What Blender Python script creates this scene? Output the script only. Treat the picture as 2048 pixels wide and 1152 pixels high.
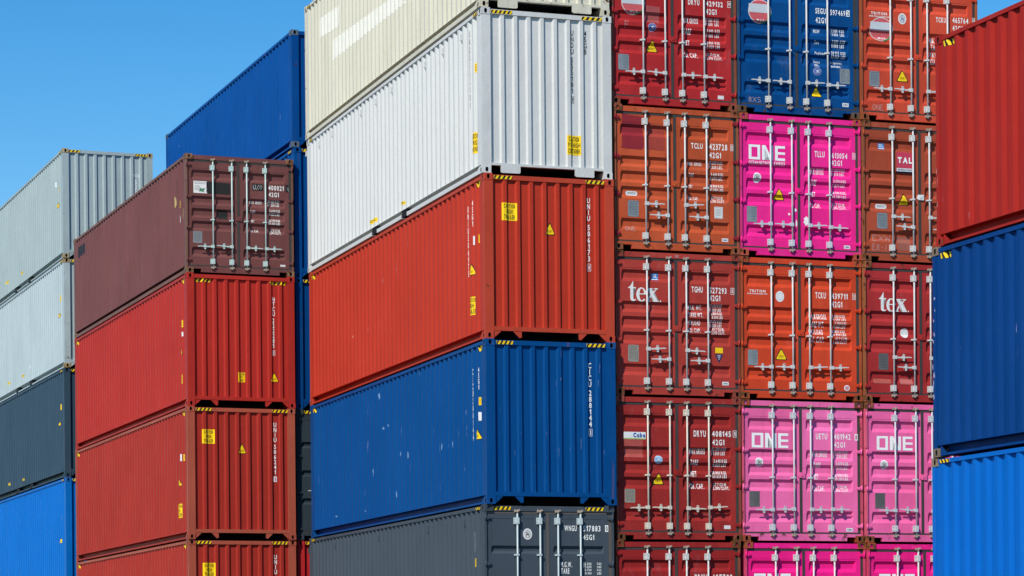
import bpy, bmesh, math, random
from mathutils import Matrix, Vector

for _o in list(bpy.data.objects):
    bpy.data.objects.remove(_o)
SC = bpy.context.scene
COL = SC.collection

# ------------------------------------------------------------------ camera, sky, sun, exposure
CAM_POS = (-14.54003, -43.77585, 0.0218)
YAW, PITCH, ROLL = -0.33022, -0.00602, -0.00867
cd = bpy.data.cameras.new('camera')
cd.sensor_width = 36.0
cd.lens = 5266.4 / 2048 * 36
cd.shift_x = 0.0
cd.shift_y = (1367.85 - 576) / 2048
cd.clip_start, cd.clip_end = 0.5, 6000
cam = bpy.data.objects.new('camera', cd)
r0 = Vector((math.cos(YAW), math.sin(YAW), 0)); f0 = Vector((-math.sin(YAW), math.cos(YAW), 0)); u0 = Vector((0, 0, 1))
fw = f0 * math.cos(PITCH) + u0 * math.sin(PITCH); uu = u0 * math.cos(PITCH) - f0 * math.sin(PITCH)
rr = r0 * math.cos(ROLL) + uu * math.sin(ROLL); uu = uu * math.cos(ROLL) - r0 * math.sin(ROLL)
m3 = Matrix((rr, uu, -fw)).transposed()
cam.matrix_world = Matrix.Translation(CAM_POS) @ m3.to_4x4()
COL.objects.link(cam)
SC.camera = cam

SUN_EL, SUN_AZ = math.radians(42), math.radians(50)      # azimuth from -Y towards -X
sun_dir = Vector((-math.sin(SUN_AZ) * math.cos(SUN_EL), -math.cos(SUN_AZ) * math.cos(SUN_EL), math.sin(SUN_EL)))
w = bpy.data.worlds.new('World'); SC.world = w; w.use_nodes = True
nt = w.node_tree; bg = nt.nodes['Background']
sky = nt.nodes.new('ShaderNodeTexSky'); sky.sky_type = 'NISHITA'; sky.sun_disc = False
sky.sun_elevation = SUN_EL; sky.sun_rotation = math.atan2(sun_dir.x, sun_dir.y)
sky.air_density = 1.0; sky.dust_density = 0.0; sky.ozone_density = 2.0; sky.altitude = 0
hsv = nt.nodes.new('ShaderNodeHueSaturation'); hsv.inputs['Saturation'].default_value = 1.5
nt.links.new(sky.outputs[0], hsv.inputs['Color']); nt.links.new(hsv.outputs[0], bg.inputs[0]); bg.inputs[1].default_value = 0.14
sl = bpy.data.lights.new('sun', 'SUN'); sl.energy = 4.6; sl.angle = math.radians(0.5); sl.color = (1.0, 0.94, 0.84)
so = bpy.data.objects.new('sun', sl); so.rotation_euler = sun_dir.to_track_quat('Z', 'Y').to_euler(); COL.objects.link(so)
SC.view_settings.view_transform = 'Standard'; SC.view_settings.look = 'None'
SC.view_settings.exposure = 0.0; SC.view_settings.gamma = 1.0
try: SC.view_settings.use_curve_mapping = False
except Exception: pass

# ------------------------------------------------------------------ materials
def lin(c):
    if isinstance(c, str):
        c = [int(c[i:i+2], 16) / 255 for i in (1, 3, 5)]
    elif max(c) > 1: c = [x / 255 for x in c]
    return tuple(x / 12.92 if x <= .04045 else ((x + .055) / 1.055) ** 2.4 for x in c)
_mc = {}
def flat(hexc, rough=.5, metal=0., noise=.12, spec=.4):
    k = (hexc, rough, metal, noise)
    if k in _mc: return _mc[k]
    m = bpy.data.materials.new('mat_' + hexc); m.use_nodes = True
    n = m.node_tree.nodes; L = m.node_tree.links; b = n['Principled BSDF']
    c = lin(hexc)
    tc = n.new('ShaderNodeTexCoord'); nz = n.new('ShaderNodeTexNoise'); nz.inputs['Scale'].default_value = 9; nz.inputs['Detail'].default_value = 6
    L.new(tc.outputs['Object'], nz.inputs['Vector'])
    mx = n.new('ShaderNodeMix'); mx.data_type = 'RGBA'
    mx.inputs[6].default_value = tuple(v * (1 - noise) for v in c) + (1,); mx.inputs[7].default_value = tuple(min(1, v * (1 + noise)) for v in c) + (1,)
    L.new(nz.outputs['Fac'], mx.inputs[0]); L.new(mx.outputs[2], b.inputs['Base Color'])
    b.inputs['Roughness'].default_value = rough; b.inputs['Metallic'].default_value = metal; b.inputs['Specular IOR Level'].default_value = spec
    _mc[k] = m; return m

def paint(name, rgb, seed, rust=.1, dirt=.25, fade=.1, rustcol=(.09, .035, .014), scratch=0.):
    """weathered container paint: blotchy fading, run-down dirt streaks, rust chips, scuffs"""
    m = bpy.data.materials.new(name); m.use_nodes = True
    n = m.node_tree.nodes; L = m.node_tree.links; b = n['Principled BSDF']
    tc = n.new('ShaderNodeTexCoord')
    def mapped(scale, off):
        mp = n.new('ShaderNodeMapping'); mp.inputs['Scale'].default_value = scale
        mp.inputs['Location'].default_value = (seed * 7.31 + off, seed * 3.17 - off, seed * 5.7 + off * 2)
        L.new(tc.outputs['Object'], mp.inputs['Vector']); return mp.outputs[0]
    def noise(scale, detail, vec, rough=.55):
        q = n.new('ShaderNodeTexNoise'); q.inputs['Scale'].default_value = scale; q.inputs['Detail'].default_value = detail
        q.inputs['Roughness'].default_value = rough; L.new(vec, q.inputs['Vector']); return q.outputs['Fac']
    def ramp(fac, a, bb):
        q = n.new('ShaderNodeMapRange'); q.inputs['From Min'].default_value = a; q.inputs['From Max'].default_value = bb
        q.clamp = True; L.new(fac, q.inputs['Value']); return q.outputs[0]
    def mul(a, k):
        q = n.new('ShaderNodeMath'); q.operation = 'MULTIPLY'; L.new(a, q.inputs[0])
        if isinstance(k, float): q.inputs[1].default_value = k
        else: L.new(k, q.inputs[1])
        return q.outputs[0]
    def mix(fac, a, bb):
        q = n.new('ShaderNodeMix'); q.data_type = 'RGBA'; L.new(fac, q.inputs[0])
        for i, v in ((6, a), (7, bb)):
            if isinstance(v, tuple): q.inputs[i].default_value = v + (1,)
            else: L.new(v, q.inputs[i])
        return q.outputs[2]
    g = sum(rgb) / 3
    dark = tuple(v * (1 - fade) for v in rgb); pale = tuple(min(.9, v * (1 + fade * .8) + fade * .02) for v in rgb)
    c = mix(ramp(noise(.7, 5, mapped((1, 1, 1), 0)), .3, .7), dark, pale)
    streak = ramp(noise(1.0, 4, mapped((5, 5, .22), 3), .6), .52, .75)
    grime = tuple(v * .6 + .008 for v in rgb)
    c = mix(mul(streak, float(dirt)), c, grime)
    run = ramp(noise(1.0, 5, mapped((11, 11, .45), 17), .65), .66 - rust * .12, .8)
    c = mix(mul(run, float(min(.55, max(0., rust - .06) * 3.2))), c, (.26, .085, .03))
    scuff = ramp(noise(2.6, 8, mapped((1, 1, .6), 21), .72), .57, .7)
    c = mix(mul(scuff, float(min(.35, fade * 2.2))), c, tuple(min(.85, v * .8 + .1) if fade > .12 else min(.85, v * 1.12 + .02) for v in rgb))
    fine = ramp(noise(24, 5, mapped((1, 1, 1), 5), .7), .42, .72)
    c = mix(mul(fine, .2), c, tuple(v * .7 for v in rgb))
    if scratch > 0:
        sc = ramp(noise(1.0, 3, mapped((15, 15, 1.6), 11), .7), .735 - scratch * .05, .75 - scratch * .03)
        c = mix(mul(sc, .6), c, tuple(min(.8, v * .6 + .25) for v in rgb))
    a = .72 - rust * .28
    chip = ramp(noise(6.5, 9, mapped((1, 1, 1), 8), .68), a, a + .05)
    c = mix(chip, c, rustcol)
    L.new(c, b.inputs['Base Color'])
    ro = n.new('ShaderNodeMapRange'); ro.inputs['To Min'].default_value = .4; ro.inputs['To Max'].default_value = .62
    L.new(noise(2.5, 4, mapped((1, 1, 1), 2)), ro.inputs['Value']); L.new(ro.outputs[0], b.inputs['Roughness'])
    b.inputs['Specular IOR Level'].default_value = .1
    bp = n.new('ShaderNodeBump'); bp.inputs['Strength'].default_value = .35; bp.inputs['Distance'].default_value = .05
    L.new(noise(2.2, 3, mapped((1, 1, .6), 4)), bp.inputs['Height']); L.new(bp.outputs[0], b.inputs['Normal'])
    return m

WHITE = flat('#f0f0ec', .5); BLACKP = flat('#17171a', .5); YEL = flat('#f5cb00', .5, noise=.06); BLK = flat('#161512', .6)
RUBBER = flat('#3a3936', .75, noise=.35); DARK = flat('#141416', .8); ZINC = flat('#b9c6c8', .42); BARW = flat('#c9c8c5', .45, noise=.2); BARC = flat('#cfc7b8', .5, noise=.2)
RUSTBAR = flat('#7a5a48', .7, noise=.4); CAMS = flat('#a39384', .55, noise=.4)

# ------------------------------------------------------------------ mesh helpers
class MB:
    def __init__(s): s.v, s.f, s.m, s.sm = [], [], [], []
    def face(s, pts, mi=0, sm=False):
        i = len(s.v); s.v += [tuple(p) for p in pts]; s.f.append(tuple(range(i, i + len(pts)))); s.m.append(mi); s.sm.append(sm)
    def box(s, x0, x1, y0, y1, z0, z1, mi=0):
        i = len(s.v); s.v += [(x, y, z) for x in (x0, x1) for y in (y0, y1) for z in (z0, z1)]
        for q in ((0, 1, 3, 2), (4, 6, 7, 5), (0, 4, 5, 1), (2, 3, 7, 6), (0, 2, 6, 4), (1, 5, 7, 3)):
            s.f.append(tuple(i + k for k in q)); s.m.append(mi); s.sm.append(False)
    def prism(s, poly, a0, a1, axis, mi=0):
        """closed polygon in the two other axes, extruded along axis"""
        def P(p, a):
            q = list(p); q.insert('xyz'.index(axis), a); return tuple(q)
        n = len(poly); i = len(s.v); s.v += [P(p, a0) for p in poly] + [P(p, a1) for p in poly]
        s.f.append(tuple(i + k for k in range(n))); s.f.append(tuple(i + n + k for k in reversed(range(n))))
        for k in range(n): s.f.append((i + k, i + (k + 1) % n, i + n + (k + 1) % n, i + n + k))
        s.m += [mi] * (n + 2); s.sm += [False] * (n + 2)
    def cyl(s, c, r, a0, a1, axis='z', n=12, mi=0):
        ai = 'xyz'.index(axis); o = [k for k in range(3) if k != ai]; i = len(s.v)
        for a in (a0, a1):
            for k in range(n):
                t = 2 * math.pi * k / n; p = [0, 0, 0]; p[ai] = a; p[o[0]] = c[0] + r * math.cos(t); p[o[1]] = c[1] + r * math.sin(t); s.v.append(tuple(p))
        for k in range(n):
            s.f.append((i + k, i + (k + 1) % n, i + n + (k + 1) % n, i + n + k)); s.m.append(mi); s.sm.append(True)
        s.f.append(tuple(i + k for k in range(n))); s.f.append(tuple(i + n + k for k in range(n))); s.m += [mi, mi]; s.sm += [False, False]
    def mesh(s, name, nmat=1, fix=True):
        me = bpy.data.meshes.new(name); me.from_pydata(s.v, [], s.f)
        me.polygons.foreach_set('material_index', s.m); me.polygons.foreach_set('use_smooth', s.sm)
        for _ in range(nmat): me.materials.append(None)
        if fix:
            b = bmesh.new(); b.from_mesh(me); bmesh.ops.recalc_face_normals(b, faces=b.faces); b.to_mesh(me); b.free()
        me.update(); return me

def put(name, me, mats, parent, loc=(0, 0, 0)):
    o = bpy.data.objects.new(name, me); COL.objects.link(o); o.parent = parent; o.location = loc
    for i, m in enumerate(mats if isinstance(mats, (list, tuple)) else [mats]):
        o.material_slots[i].link = 'OBJECT'; o.material_slots[i].material = m
    return o
_cache = {}
def cached(key, fn):
    if key not in _cache: _cache[key] = fn()
    return _cache[key]

W, LEN = 2.438, 12.192
HW, HL = W / 2, LEN / 2
Y0 = -HL                                    # plane of the end facing the camera
def interp(bp, t):
    if t <= bp[0][0]: return bp[0][1]
    for (a, da), (b, db) in zip(bp, bp[1:]):
        if t <= b: return da + (db - da) * (t - a) / (b - a) if b > a else db
    return bp[-1][1]

# corrugation profiles: (position, depth behind the outer plane)
SIDE = [(.1, .014), (.22, .014)]
_s = .22
while _s + .278 < LEN - .2:
    SIDE += [(_s + .075, .014), (_s + .138, .056), (_s + .213, .056), (_s + .276, .014)]; _s += .278
SIDE += [(LEN - .1, .014)]
_rd = random.Random(4)
SIDE = [SIDE[0]] + [(a + _rd.uniform(-.003, .003), max(.009, d + _rd.uniform(-.0025, .0025))) for a, d in SIDE[1:-1]] + [SIDE[-1]]
ENDP = [(.165, .02), (.178, .02)]
for k in range(8):
    q = .178 + .247 * k
    ENDP += [(q + .022, .056), (q + .157, .056), (q + .187, .02), (q + .247, .02)]
ENDP += [(2.176, .056), (2.273, .056)]
DF, DR = .036, .04                          # door frame depth, recess depth
def door_rows(h, hc):
    r = [(.163, 0), (.308, 0), (.309, .004)] if not hc else [(.158, 0), (.245, 0), (.246, .004)]
    if hc:
        for a in (.72, 1.35, 1.97): r += [(a, .004), (a + .045, .004 + DR), (a + .095, .004 + DR), (a + .14, .004)]
    else:
        for a, b, c, d in ((.34, .395, .48, .551), (.905, .96, 1.038, 1.104), (1.175, 1.23, 1.323, 1.385), (1.453, 1.508, 1.6, 1.667), (2.022, 2.077, 2.161, 2.232)):
            r += [(a, .004), (b, .004 + DR), (c, .004 + DR), (d, .004)]
    r += [(h - .30, .004), (h - .299, 0), (h - .179, 0)]
    return r
DOOR_U = ((.062, .135, 1.10, 1.158), (1.212, 1.294, 2.245, 2.335))
def door_depth(u, v, rows):
    if v < .114: return .022
    for a, p0, p1, b in DOOR_U:
        if p0 + .02 <= u <= p1 - .02: return DF + interp(rows, v)
    return DF

# ------------------------------------------------------------------ text: glyph outlines from the built-in font, drawn condensed and bold
_gl = {}
def glyph(ch, bold=.022):
    k = (ch, bold)
    if k in _gl: return _gl[k]
    if ch == '1':
        g = bold
        _gl[k] = ([(.2 - g, 0), (.32 + g, 0), (.32 + g, .72), (.2 - g, .72), (.2 - g, .6), (.06 - g, .52), (.06 - g, .42), (.2 - g, .48)], [(0, 1, 2, 3, 4, 5, 6, 7)])
        return _gl[k]
    cu = bpy.data.curves.new('glyph', 'FONT'); cu.body = ch; cu.resolution_u = 2; cu.offset = bold; cu.fill_mode = 'FRONT'
    o = bpy.data.objects.new('glyph', cu); COL.objects.link(o)
    dg = bpy.context.evaluated_depsgraph_get(); me = bpy.data.meshes.new_from_object(o.evaluated_get(dg))
    V = [(v.co.x, v.co.y) for v in me.vertices]; Fc = [tuple(p.vertices) for p in me.polygons]
    bpy.data.objects.remove(o); bpy.data.curves.remove(cu); bpy.data.meshes.remove(me)
    _gl[k] = (V, Fc); return _gl[k]
def text_polys(txt, bold=.022, gap=.17):
    x = 0; out = []
    for ch in txt:
        if ch == ' ': x += .3; continue
        V, Fc = glyph(ch, bold)
        if not V: continue
        a = min(p[0] for p in V); b = max(p[0] for p in V)
        wch = b - a
        for f in Fc: out.append([(V[i][0] - a + x, V[i][1]) for i in f])
        x += wch + gap
    return out
def fit(polys, u0, u1, v0, v1):
    xs = [p[0] for q in polys for p in q]; ys = [p[1] for q in polys for p in q]
    a, b, c, d = min(xs), max(xs), min(ys), max(ys)
    return [[(u0 + (p[0] - a) / max(b - a, 1e-6) * (u1 - u0), v1 - (p[1] - c) / max(d - c, 1e-6) * (v1 - v0)) for p in q] for q in polys]
def text_in(txt, u0, u1, v0, v1, bold=.022): return fit(text_polys(txt, bold), u0, u1, v0, v1)
def vtext(txt, u0, u1, v0, v1, bold=.02):
    out = []; n = len(txt); ch = (v1 - v0) / n
    V = glyph('U', bold)[0]; uw = max(p[0] for p in V) - min(p[0] for p in V)
    for i, c in enumerate(txt):
        V, Fc = glyph(c, bold); a = min(p[0] for p in V); b = max(p[0] for p in V)
        wd = (u1 - u0) * min(1, (b - a) / uw); m = (u0 + u1) / 2
        out += fit([[V[k] for k in f] for f in Fc], m - wd / 2, m + wd / 2, v0 + i * ch + ch * .06, v0 + (i + 1) * ch - ch * .06)
    return out

# ------------------------------------------------------------------ markings: layered flat polygons in (u, v), draped over the panel they are stuck on
def rect(u0, u1, v0, v1): return [(u0, v0), (u1, v0), (u1, v1), (u0, v1)]
def ell(cu, cv, ru, rv, n=20, a0=0, a1=2 * math.pi):
    full = abs(a1 - a0 - 2 * math.pi) < 1e-6
    return [(cu + ru * math.cos(a0 + (a1 - a0) * k / (n if full else n - 1)), cv + rv * math.sin(a0 + (a1 - a0) * k / (n if full else n - 1))) for k in range(n)]
def ringsec(cu, cv, ro, ri, a0, a1, n=14):
    """list of quads between an outer and an inner ellipse; ro, ri = (ru, rv, du, dv)"""
    out = []
    for k in range(n):
        t0 = a0 + (a1 - a0) * k / n; t1 = a0 + (a1 - a0) * (k + 1) / n
        P = lambda r, t: (cu + r[2] + r[0] * math.cos(t), cv + r[3] - r[1] * math.sin(t))
        out.append([P(ro, t0), P(ro, t1), P(ri, t1), P(ri, t0)])
    return out
def rrect(u0, u1, v0, v1, r, n=4):
    out = []
    for cu, cv, a in ((u1 - r, v1 - r, 0), (u0 + r, v1 - r, 90), (u0 + r, v0 + r, 180), (u1 - r, v0 + r, 270)):
        for k in range(n + 1):
            t = math.radians(a + 90 * k / n); out.append((cu + r * math.cos(t), cv + r * math.sin(t)))
    return out
def rtri(u0, u1, v0, v1, s=.1, down=False):
    m = (u0 + u1) / 2; w_ = u1 - u0; h_ = v1 - v0
    P = [(m - w_ * s * .5, v0 + h_ * .03), (m, v0), (m + w_ * s * .5, v0 + h_ * .03), (u1 - w_ * .02, v1 - h_ * .12), (u1 - w_ * .03, v1 - h_ * .02), (u1 - w_ * .09, v1), (u0 + w_ * .09, v1), (u0 + w_ * .03, v1 - h_ * .02), (u0 + w_ * .02, v1 - h_ * .12)]
    return [(p[0], v0 + v1 - p[1]) for p in P] if down else P
def lines(u0, u1, v0, v1, n, seed=1, fill=.45):
    rd = random.Random(seed); out = []; h_ = (v1 - v0) / n
    for i in range(n):
        u = u0
        while u < u1 - (u1 - u0) * .06:
            e = min(u1, u + (u1 - u0) * rd.uniform(.08, .3)); out.append(rect(u, e, v0 + i * h_, v0 + (i + fill) * h_)); u = e + (u1 - u0) * .05
    return out
STROKES = {'F': [[(0, 1), (0, 0), (1, .1)], [(0, .5), (.8, .5)]], '8': [[(.5, .5), (.1, .25), (.5, 0), (.9, .25), (.5, .5), (.05, .78), (.5, 1), (.95, .78), (.5, .5)]],
 'X': [[(0, 0), (1, 1)], [(1, 0), (0, 1)]], '5': [[(.9, 0), (.2, .05), (.15, .45), (.8, .5), (.85, .85), (.1, 1)]], 'E': [[(.9, .05), (.1, 0), (.05, 1), (.95, .95)], [(.05, .5), (.7, .45)]],
 'W': [[(0, 0), (.2, 1), (.5, .3), (.75, 1), (1, 0)]], '1': [[(.6, 0), (.4, 1)]], '-': [[(.2, .5), (.8, .5)]], 'O': [[(.5, 0), (.05, .4), (.3, 1), (.9, .8), (.9, .25), (.5, 0)]],
 'N': [[(0, 1), (.05, 0), (.9, 1), (.95, 0)]], 'K': [[(.1, 0), (.1, 1)], [(.9, 0), (.15, .5), (.95, 1)]]}
def strokes(txt, u0, u1, v0, v1, th=.007):
    out = []; n = len(txt); cw = (u1 - u0) / n
    for i, c in enumerate(txt):
        for pl in STROKES.get(c, []):
            for (a, b), (c2, d) in zip(pl, pl[1:]):
                p = Vector((u0 + (i + .1 + a * .8) * cw, v0 + b * (v1 - v0))); q = Vector((u0 + (i + .1 + c2 * .8) * cw, v0 + d * (v1 - v0)))
                t = (q - p); t = Vector((-t.y, t.x)).normalized() * th / 2
                out.append([tuple(p + t), tuple(q + t), tuple(q - t), tuple(p - t)])
    return out
def outline(u0, u1, v0, v1, t):
    return [rect(u0, u1, v0, v0 + t), rect(u0, u1, v1 - t, v1), rect(u0, u0 + t, v0 + t, v1 - t), rect(u1 - t, u1, v0 + t, v1 - t)]
def square_logo(u0, u1, v0, v1):
    w_ = u1 - u0; h_ = v1 - v0; U = lambda x: u0 + x * w_; V = lambda y: v0 + y * h_
    o = [rect(U(0), U(.315), V(0), V(.165)), rect(U(0), U(.315), V(.835), V(1)), rect(U(0), U(.075), V(.165), V(.835)), rect(U(.24), U(.315), V(.165), V(.835))]
    nn = [[(U(.365), V(0)), (U(.46), V(0)), (U(.60), V(.72)), (U(.60), V(1)), (U(.585), V(1)), (U(.44), V(.25)), (U(.44), V(1)), (U(.365), V(1))], rect(U(.6), U(.675), V(0), V(1))]
    e = [rect(U(.725), U(.8), V(0), V(1)), rect(U(.8), U(1), V(0), V(.17)), rect(U(.8), U(1), V(.42), V(.58)), rect(U(.8), U(1), V(.83), V(1))]
    return o + nn + e
def serif_logo(u0, u1, v0, v1):
    """lower-case bold serif t, e, x and a full stop; returned as layers so that strokes never share a plane"""
    w_ = u1 - u0; h_ = v1 - v0; U = lambda x: u0 + x * w_; V = lambda y: v0 + y * h_
    P = lambda pts: [(U(a), V(b)) for a, b in pts]
    L1 = [P([(.145, .0), (.155, .0), (.155, .30), (.235, .30), (.235, .36), (.155, .36), (.155, .84), (.175, .915), (.205, .92), (.235, .88), (.245, .895), (.215, .97), (.165, 1), (.11, .985), (.072, .92), (.065, .84), (.065, .36), (.0, .36), (.0, .325), (.06, .26), (.11, .12)])]
    L1 += [[(U(a), V(b)) for a, b in q] for q in ringsec(.40, .655, (.155, .355, 0, 0), (.072, .30, .012, 0), math.radians(2), math.radians(318), 22)]
    L1 += [P([(.585, .32), (.735, .32), (.735, .35), (.705, .36), (.70, .385), (.885, .945), (.93, .965), (.93, .99), (.745, .99), (.745, .965), (.775, .95), (.775, .925), (.60, .385), (.575, .355)])]
    L2 = [P([(.315, .60), (.555, .60), (.555, .65), (.315, .65)]), P([(.77, .32), (.905, .32), (.905, .35), (.86, .375), (.755, .62), (.725, .56), (.825, .385), (.815, .36), (.77, .35)]),
          P([(.655, .66), (.69, .73), (.62, .92), (.635, .95), (.67, .965), (.67, .99), (.53, .99), (.53, .965), (.575, .945)]), ell(U(.972), V(.955), .02 * w_, .04 * h_, 10)]
    return L1, L2

def spec(kind, text, u0, u1, v0, v1, col):
    """-> part name, [(polygons, material), ...] bottom layer first"""
    w_, h_ = u1 - u0, v1 - v0; cu, cv = (u0 + u1) / 2, (v0 + v1) / 2
    C = {'w': WHITE, 'k': BLACKP}.get(col) or flat(col, .6)
    R = lambda a, b, c, d: rect(u0 + a * w_, u0 + b * w_, v0 + c * h_, v0 + d * h_)
    if kind == 'T': return 'lettering', [(text_in(text, u0, u1, v0, v1), C)]
    if kind == 'V': return 'lettering', [(vtext(text, u0, u1, v0, v1), C)]
    if kind == 'check': return 'lettering', [(outline(u0, u1, v0, v1, .007) + text_in(text, u0 + w_ * .3, u1 - w_ * .3, v0 + h_ * .2, v1 - h_ * .2), C)]
    if kind == 'checkw': return 'check_digit', [([rect(u0, u1, v0, v1)], C), (text_in(text, u0 + w_ * .2, u1 - w_ * .2, v0 + h_ * .14, v1 - h_ * .14), flat('#2a3a5a' if text == '2' else '#b04070' if text == '8' and h_ > .1 else '#3a3d40'))]
    if kind == 'chalk': return 'chalk_writing', [(strokes(text, u0, u1, v0, v1), flat('#b8a29c', .9))]
    if kind == 'patch': return 'paint_patch', [([[(p[0] + random.Random(i + int(u0 * 99)).uniform(-.04, .04) * w_, p[1] + random.Random(i + 7).uniform(-.05, .05) * h_) for i, p in enumerate(rrect(u0, u1, v0, v1, min(w_, h_) * .06, 3))]], flat(col, .6, noise=.25))]
    if kind == 'chip': return 'paint_chip', [([[(cu + w_ * .5 * k * math.cos(t), cv + h_ * .5 * k * math.sin(t)) for t, k in ((.1, .8), (.5, .95), (1.0, .7), (1.5, .9), (1.9, 1), (2.3, .75), (2.8, .9), (3.3, .6), (3.8, .95), (4.3, .8), (4.7, 1.05), (5.2, .7), (5.8, .9))]], WHITE)]
    if kind == 'roundel':
        r, q = w_ / 2, h_ / 2
        return 'round_sticker', [([ell(cu, cv, r, q, 32)], flat('#d8d2ce')), ([ell(cu, cv, r * .94, q * .94, 32)], flat('#c8585c')),
            ([rect(u0 + w_ * .02, u0 + w_ * .92, v0 + h_ * .2, v0 + h_ * .56)], flat('#c4c8cc')), (ringsec(cu, cv, (r, q, 0, 0), (r * .9, q * .9, 0, 0), math.radians(-80), math.radians(-10), 8), flat('#1f8a55')),
            (text_in('M', cu - r * .28, cu - r * .08, cv + q * .66, cv + q * .84) + text_in('O', cu - r * .0, cu + r * .18, cv + q * .68, cv + q * .86) + text_in('L', cu + r * .26, cu + r * .4, cv + q * .64, cv + q * .82), WHITE)]
    if kind in ('eagle', 'eaglel'):
        c1, c2 = ('#2a4aa0', '#d8dce4') if kind == 'eagle' else ('#86b4d8', '#d4e4f0')
        return 'round_sticker', [([ell(cu, cv, w_ / 2, h_ / 2, 24)], flat(c2)), ([ell(cu, cv, w_ * .46, h_ * .46, 24)], flat(c1)), (ringsec(cu, cv, (w_ * .33, h_ * .33, 0, 0), (w_ * .3, h_ * .3, 0, 0), 0, 6.283, 20), flat(c2)),
            ([[(cu - w_ * .22, cv - h_ * .1), (cu + w_ * .05, cv - h_ * .02), (cu + w_ * .22, cv - h_ * .2), (cu + w_ * .12, cv + h_ * .06), (cu + w_ * .2, cv + h_ * .16), (cu, cv + h_ * .12), (cu - w_ * .16, cv + h_ * .2), (cu - w_ * .06, cv + h_ * .04)]], flat(c2))]
    if kind == 'tri':
        g = .075
        return 'warning_sticker', [([rtri(u0, u1, v0, v1)], BLK), ([rtri(u0 + w_ * .09, u1 - w_ * .09, v0 + h_ * .13, v1 - h_ * .06)], YEL), (lines(cu - w_ * .2, cu + w_ * .2, v0 + h_ * .62, v0 + h_ * .82, 2, 3), flat('#7a5a10'))]
    if kind in ('plate', 'plate2', 'plate3'):
        c = {'plate': '#8f9496', 'plate2': '#a39a8c', 'plate3': '#6d6a68'}[kind]
        return 'data_plate', [([rect(u0, u1, v0, v1)], flat(c, .4, .3, .25)), (lines(u0 + w_ * .1, u1 - w_ * .08, v0 + h_ * .07, v1 - h_ * .07, 9, int(u0 * 50), .3) + [ell(u0 + w_ * a, v0 + h_ * b, .008, .008, 8) for a in (.04, .96) for b in (.03, .97)], flat('#%02x%02x%02x' % tuple(int(int(c[i:i+2], 16) * .72) for i in (1, 3, 5)), .5, .2))]
    if kind == 'oval' or kind == 'ovalbv':
        L = [([ell(cu, cv, w_ / 2, h_ / 2, 24)], flat('#dedede')), (ringsec(cu, cv, (w_ * .33, h_ * .36, 0, 0), (w_ * .28, h_ * .31, 0, 0), 0, 6.283, 20), flat('#8a8578')),
             ([rect(cu - w_ * .16, cu - w_ * .1, cv - h_ * .2, cv + h_ * .2), rect(cu - w_ * .03, cu + w_ * .03, cv - h_ * .22, cv + h_ * .1), rect(cu + w_ * .1, cu + w_ * .16, cv - h_ * .15, cv + h_ * .22), rect(cu - w_ * .1, cu - w_ * .03, cv - h_ * .02, cv + h_ * .05), rect(cu + w_ * .03, cu + w_ * .1, cv + h_ * .03, cv + h_ * .1)], flat('#5f5a54' if kind == 'ovalbv' else '#6a78a0'))]
        return 'oval_sticker', L
    if kind == 'ovalw': return 'oval_sticker', [([ell(cu, cv, w_ / 2, h_ / 2, 24)], flat('#e0e0de')), (ringsec(cu, cv, (w_ * .3, h_ * .33, 0, 0), (w_ * .27, h_ * .3, 0, 0), 0, 6.283, 18), flat('#c9c6c2'))]
    if kind == 'pill': return 'white_sticker', [([rrect(u0, u1, v0, v1, h_ * .45)], flat('#d8d8d6')), (lines(u0 + w_ * .15, u1 - w_ * .15, v0 + h_ * .25, v1 - h_ * .2, 2, 5), flat('#8d9098'))]
    if kind == 'label': return 'white_sticker', [([rect(u0, u1, v0, v1)], flat('#dcdcda')), (outline(u0 + w_ * .08, u1 - w_ * .08, v0 + h_ * .06, v1 - h_ * .06, .004) + lines(u0 + w_ * .2, u1 - w_ * .2, v0 + h_ * .18, v1 - h_ * .18, 5, 9), flat('#a8a49e'))]
    if kind == 'scr':
        rd = random.Random(int(u0 * 971 + v0 * 311)); k = [rd.uniform(.15, 1) for _ in range(8)]
        pts = [(cu + w_ * .5 * k[i] * (1 if i < 4 else -1) * (.3 if i in (0, 3, 4, 7) else 1) + rd.uniform(-.1, .1) * w_, v0 + h_ * (0, .3, .7, 1, 1, .62, .35, 0)[i]) for i in range(8)]
        return 'paint_scratch', [([pts], C)]
    if kind == 'white': return 'white_sticker', [([rect(u0, u1, v0, v1)], flat('#dcd8d6'))]
    if kind == 'yellow': return 'yellow_sticker', [([rect(u0, u1, v0, v1)], YEL)]
    if kind == 'maker': return 'maker_plate', [([rect(u0, u1, v0, v1)], flat('#e2e2e2')), (text_in(text, u0 + w_ * .12, u1 - w_ * .12, v0 + h_ * .28, v1 - h_ * .28), flat('#26406a'))]
    if kind == 'blueclass': return 'blue_sticker', [([rect(u0, u1, v0, v1)], flat('#1e78c0')), (text_in(text, u0 + w_ * .1, u1 - w_ * .1, v0 + h_ * .14, v0 + h_ * .66) + [rect(u0 + w_ * .05, u1 - w_ * .05, v0 + h_ * .84, v0 + h_ * .93)], WHITE)]
    if kind == 'redlogo': return 'logo_sticker', [([R(0, 1, 0, .76)], flat('#c23a52')), ([R(0, 1, .765, .92)], flat('#d8d8dc')), ([R(0, 1, .925, 1)], flat('#23304e')), (text_in(text, u0 + w_ * .06, u0 + w_ * .88, v0 + h_ * .24, v0 + h_ * .53, .05), WHITE), (text_in('INTERNATIONAL', u0 + w_ * .06, u0 + w_ * .94, v0 + h_ * .80, v0 + h_ * .88), flat('#505a6a'))]
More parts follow.
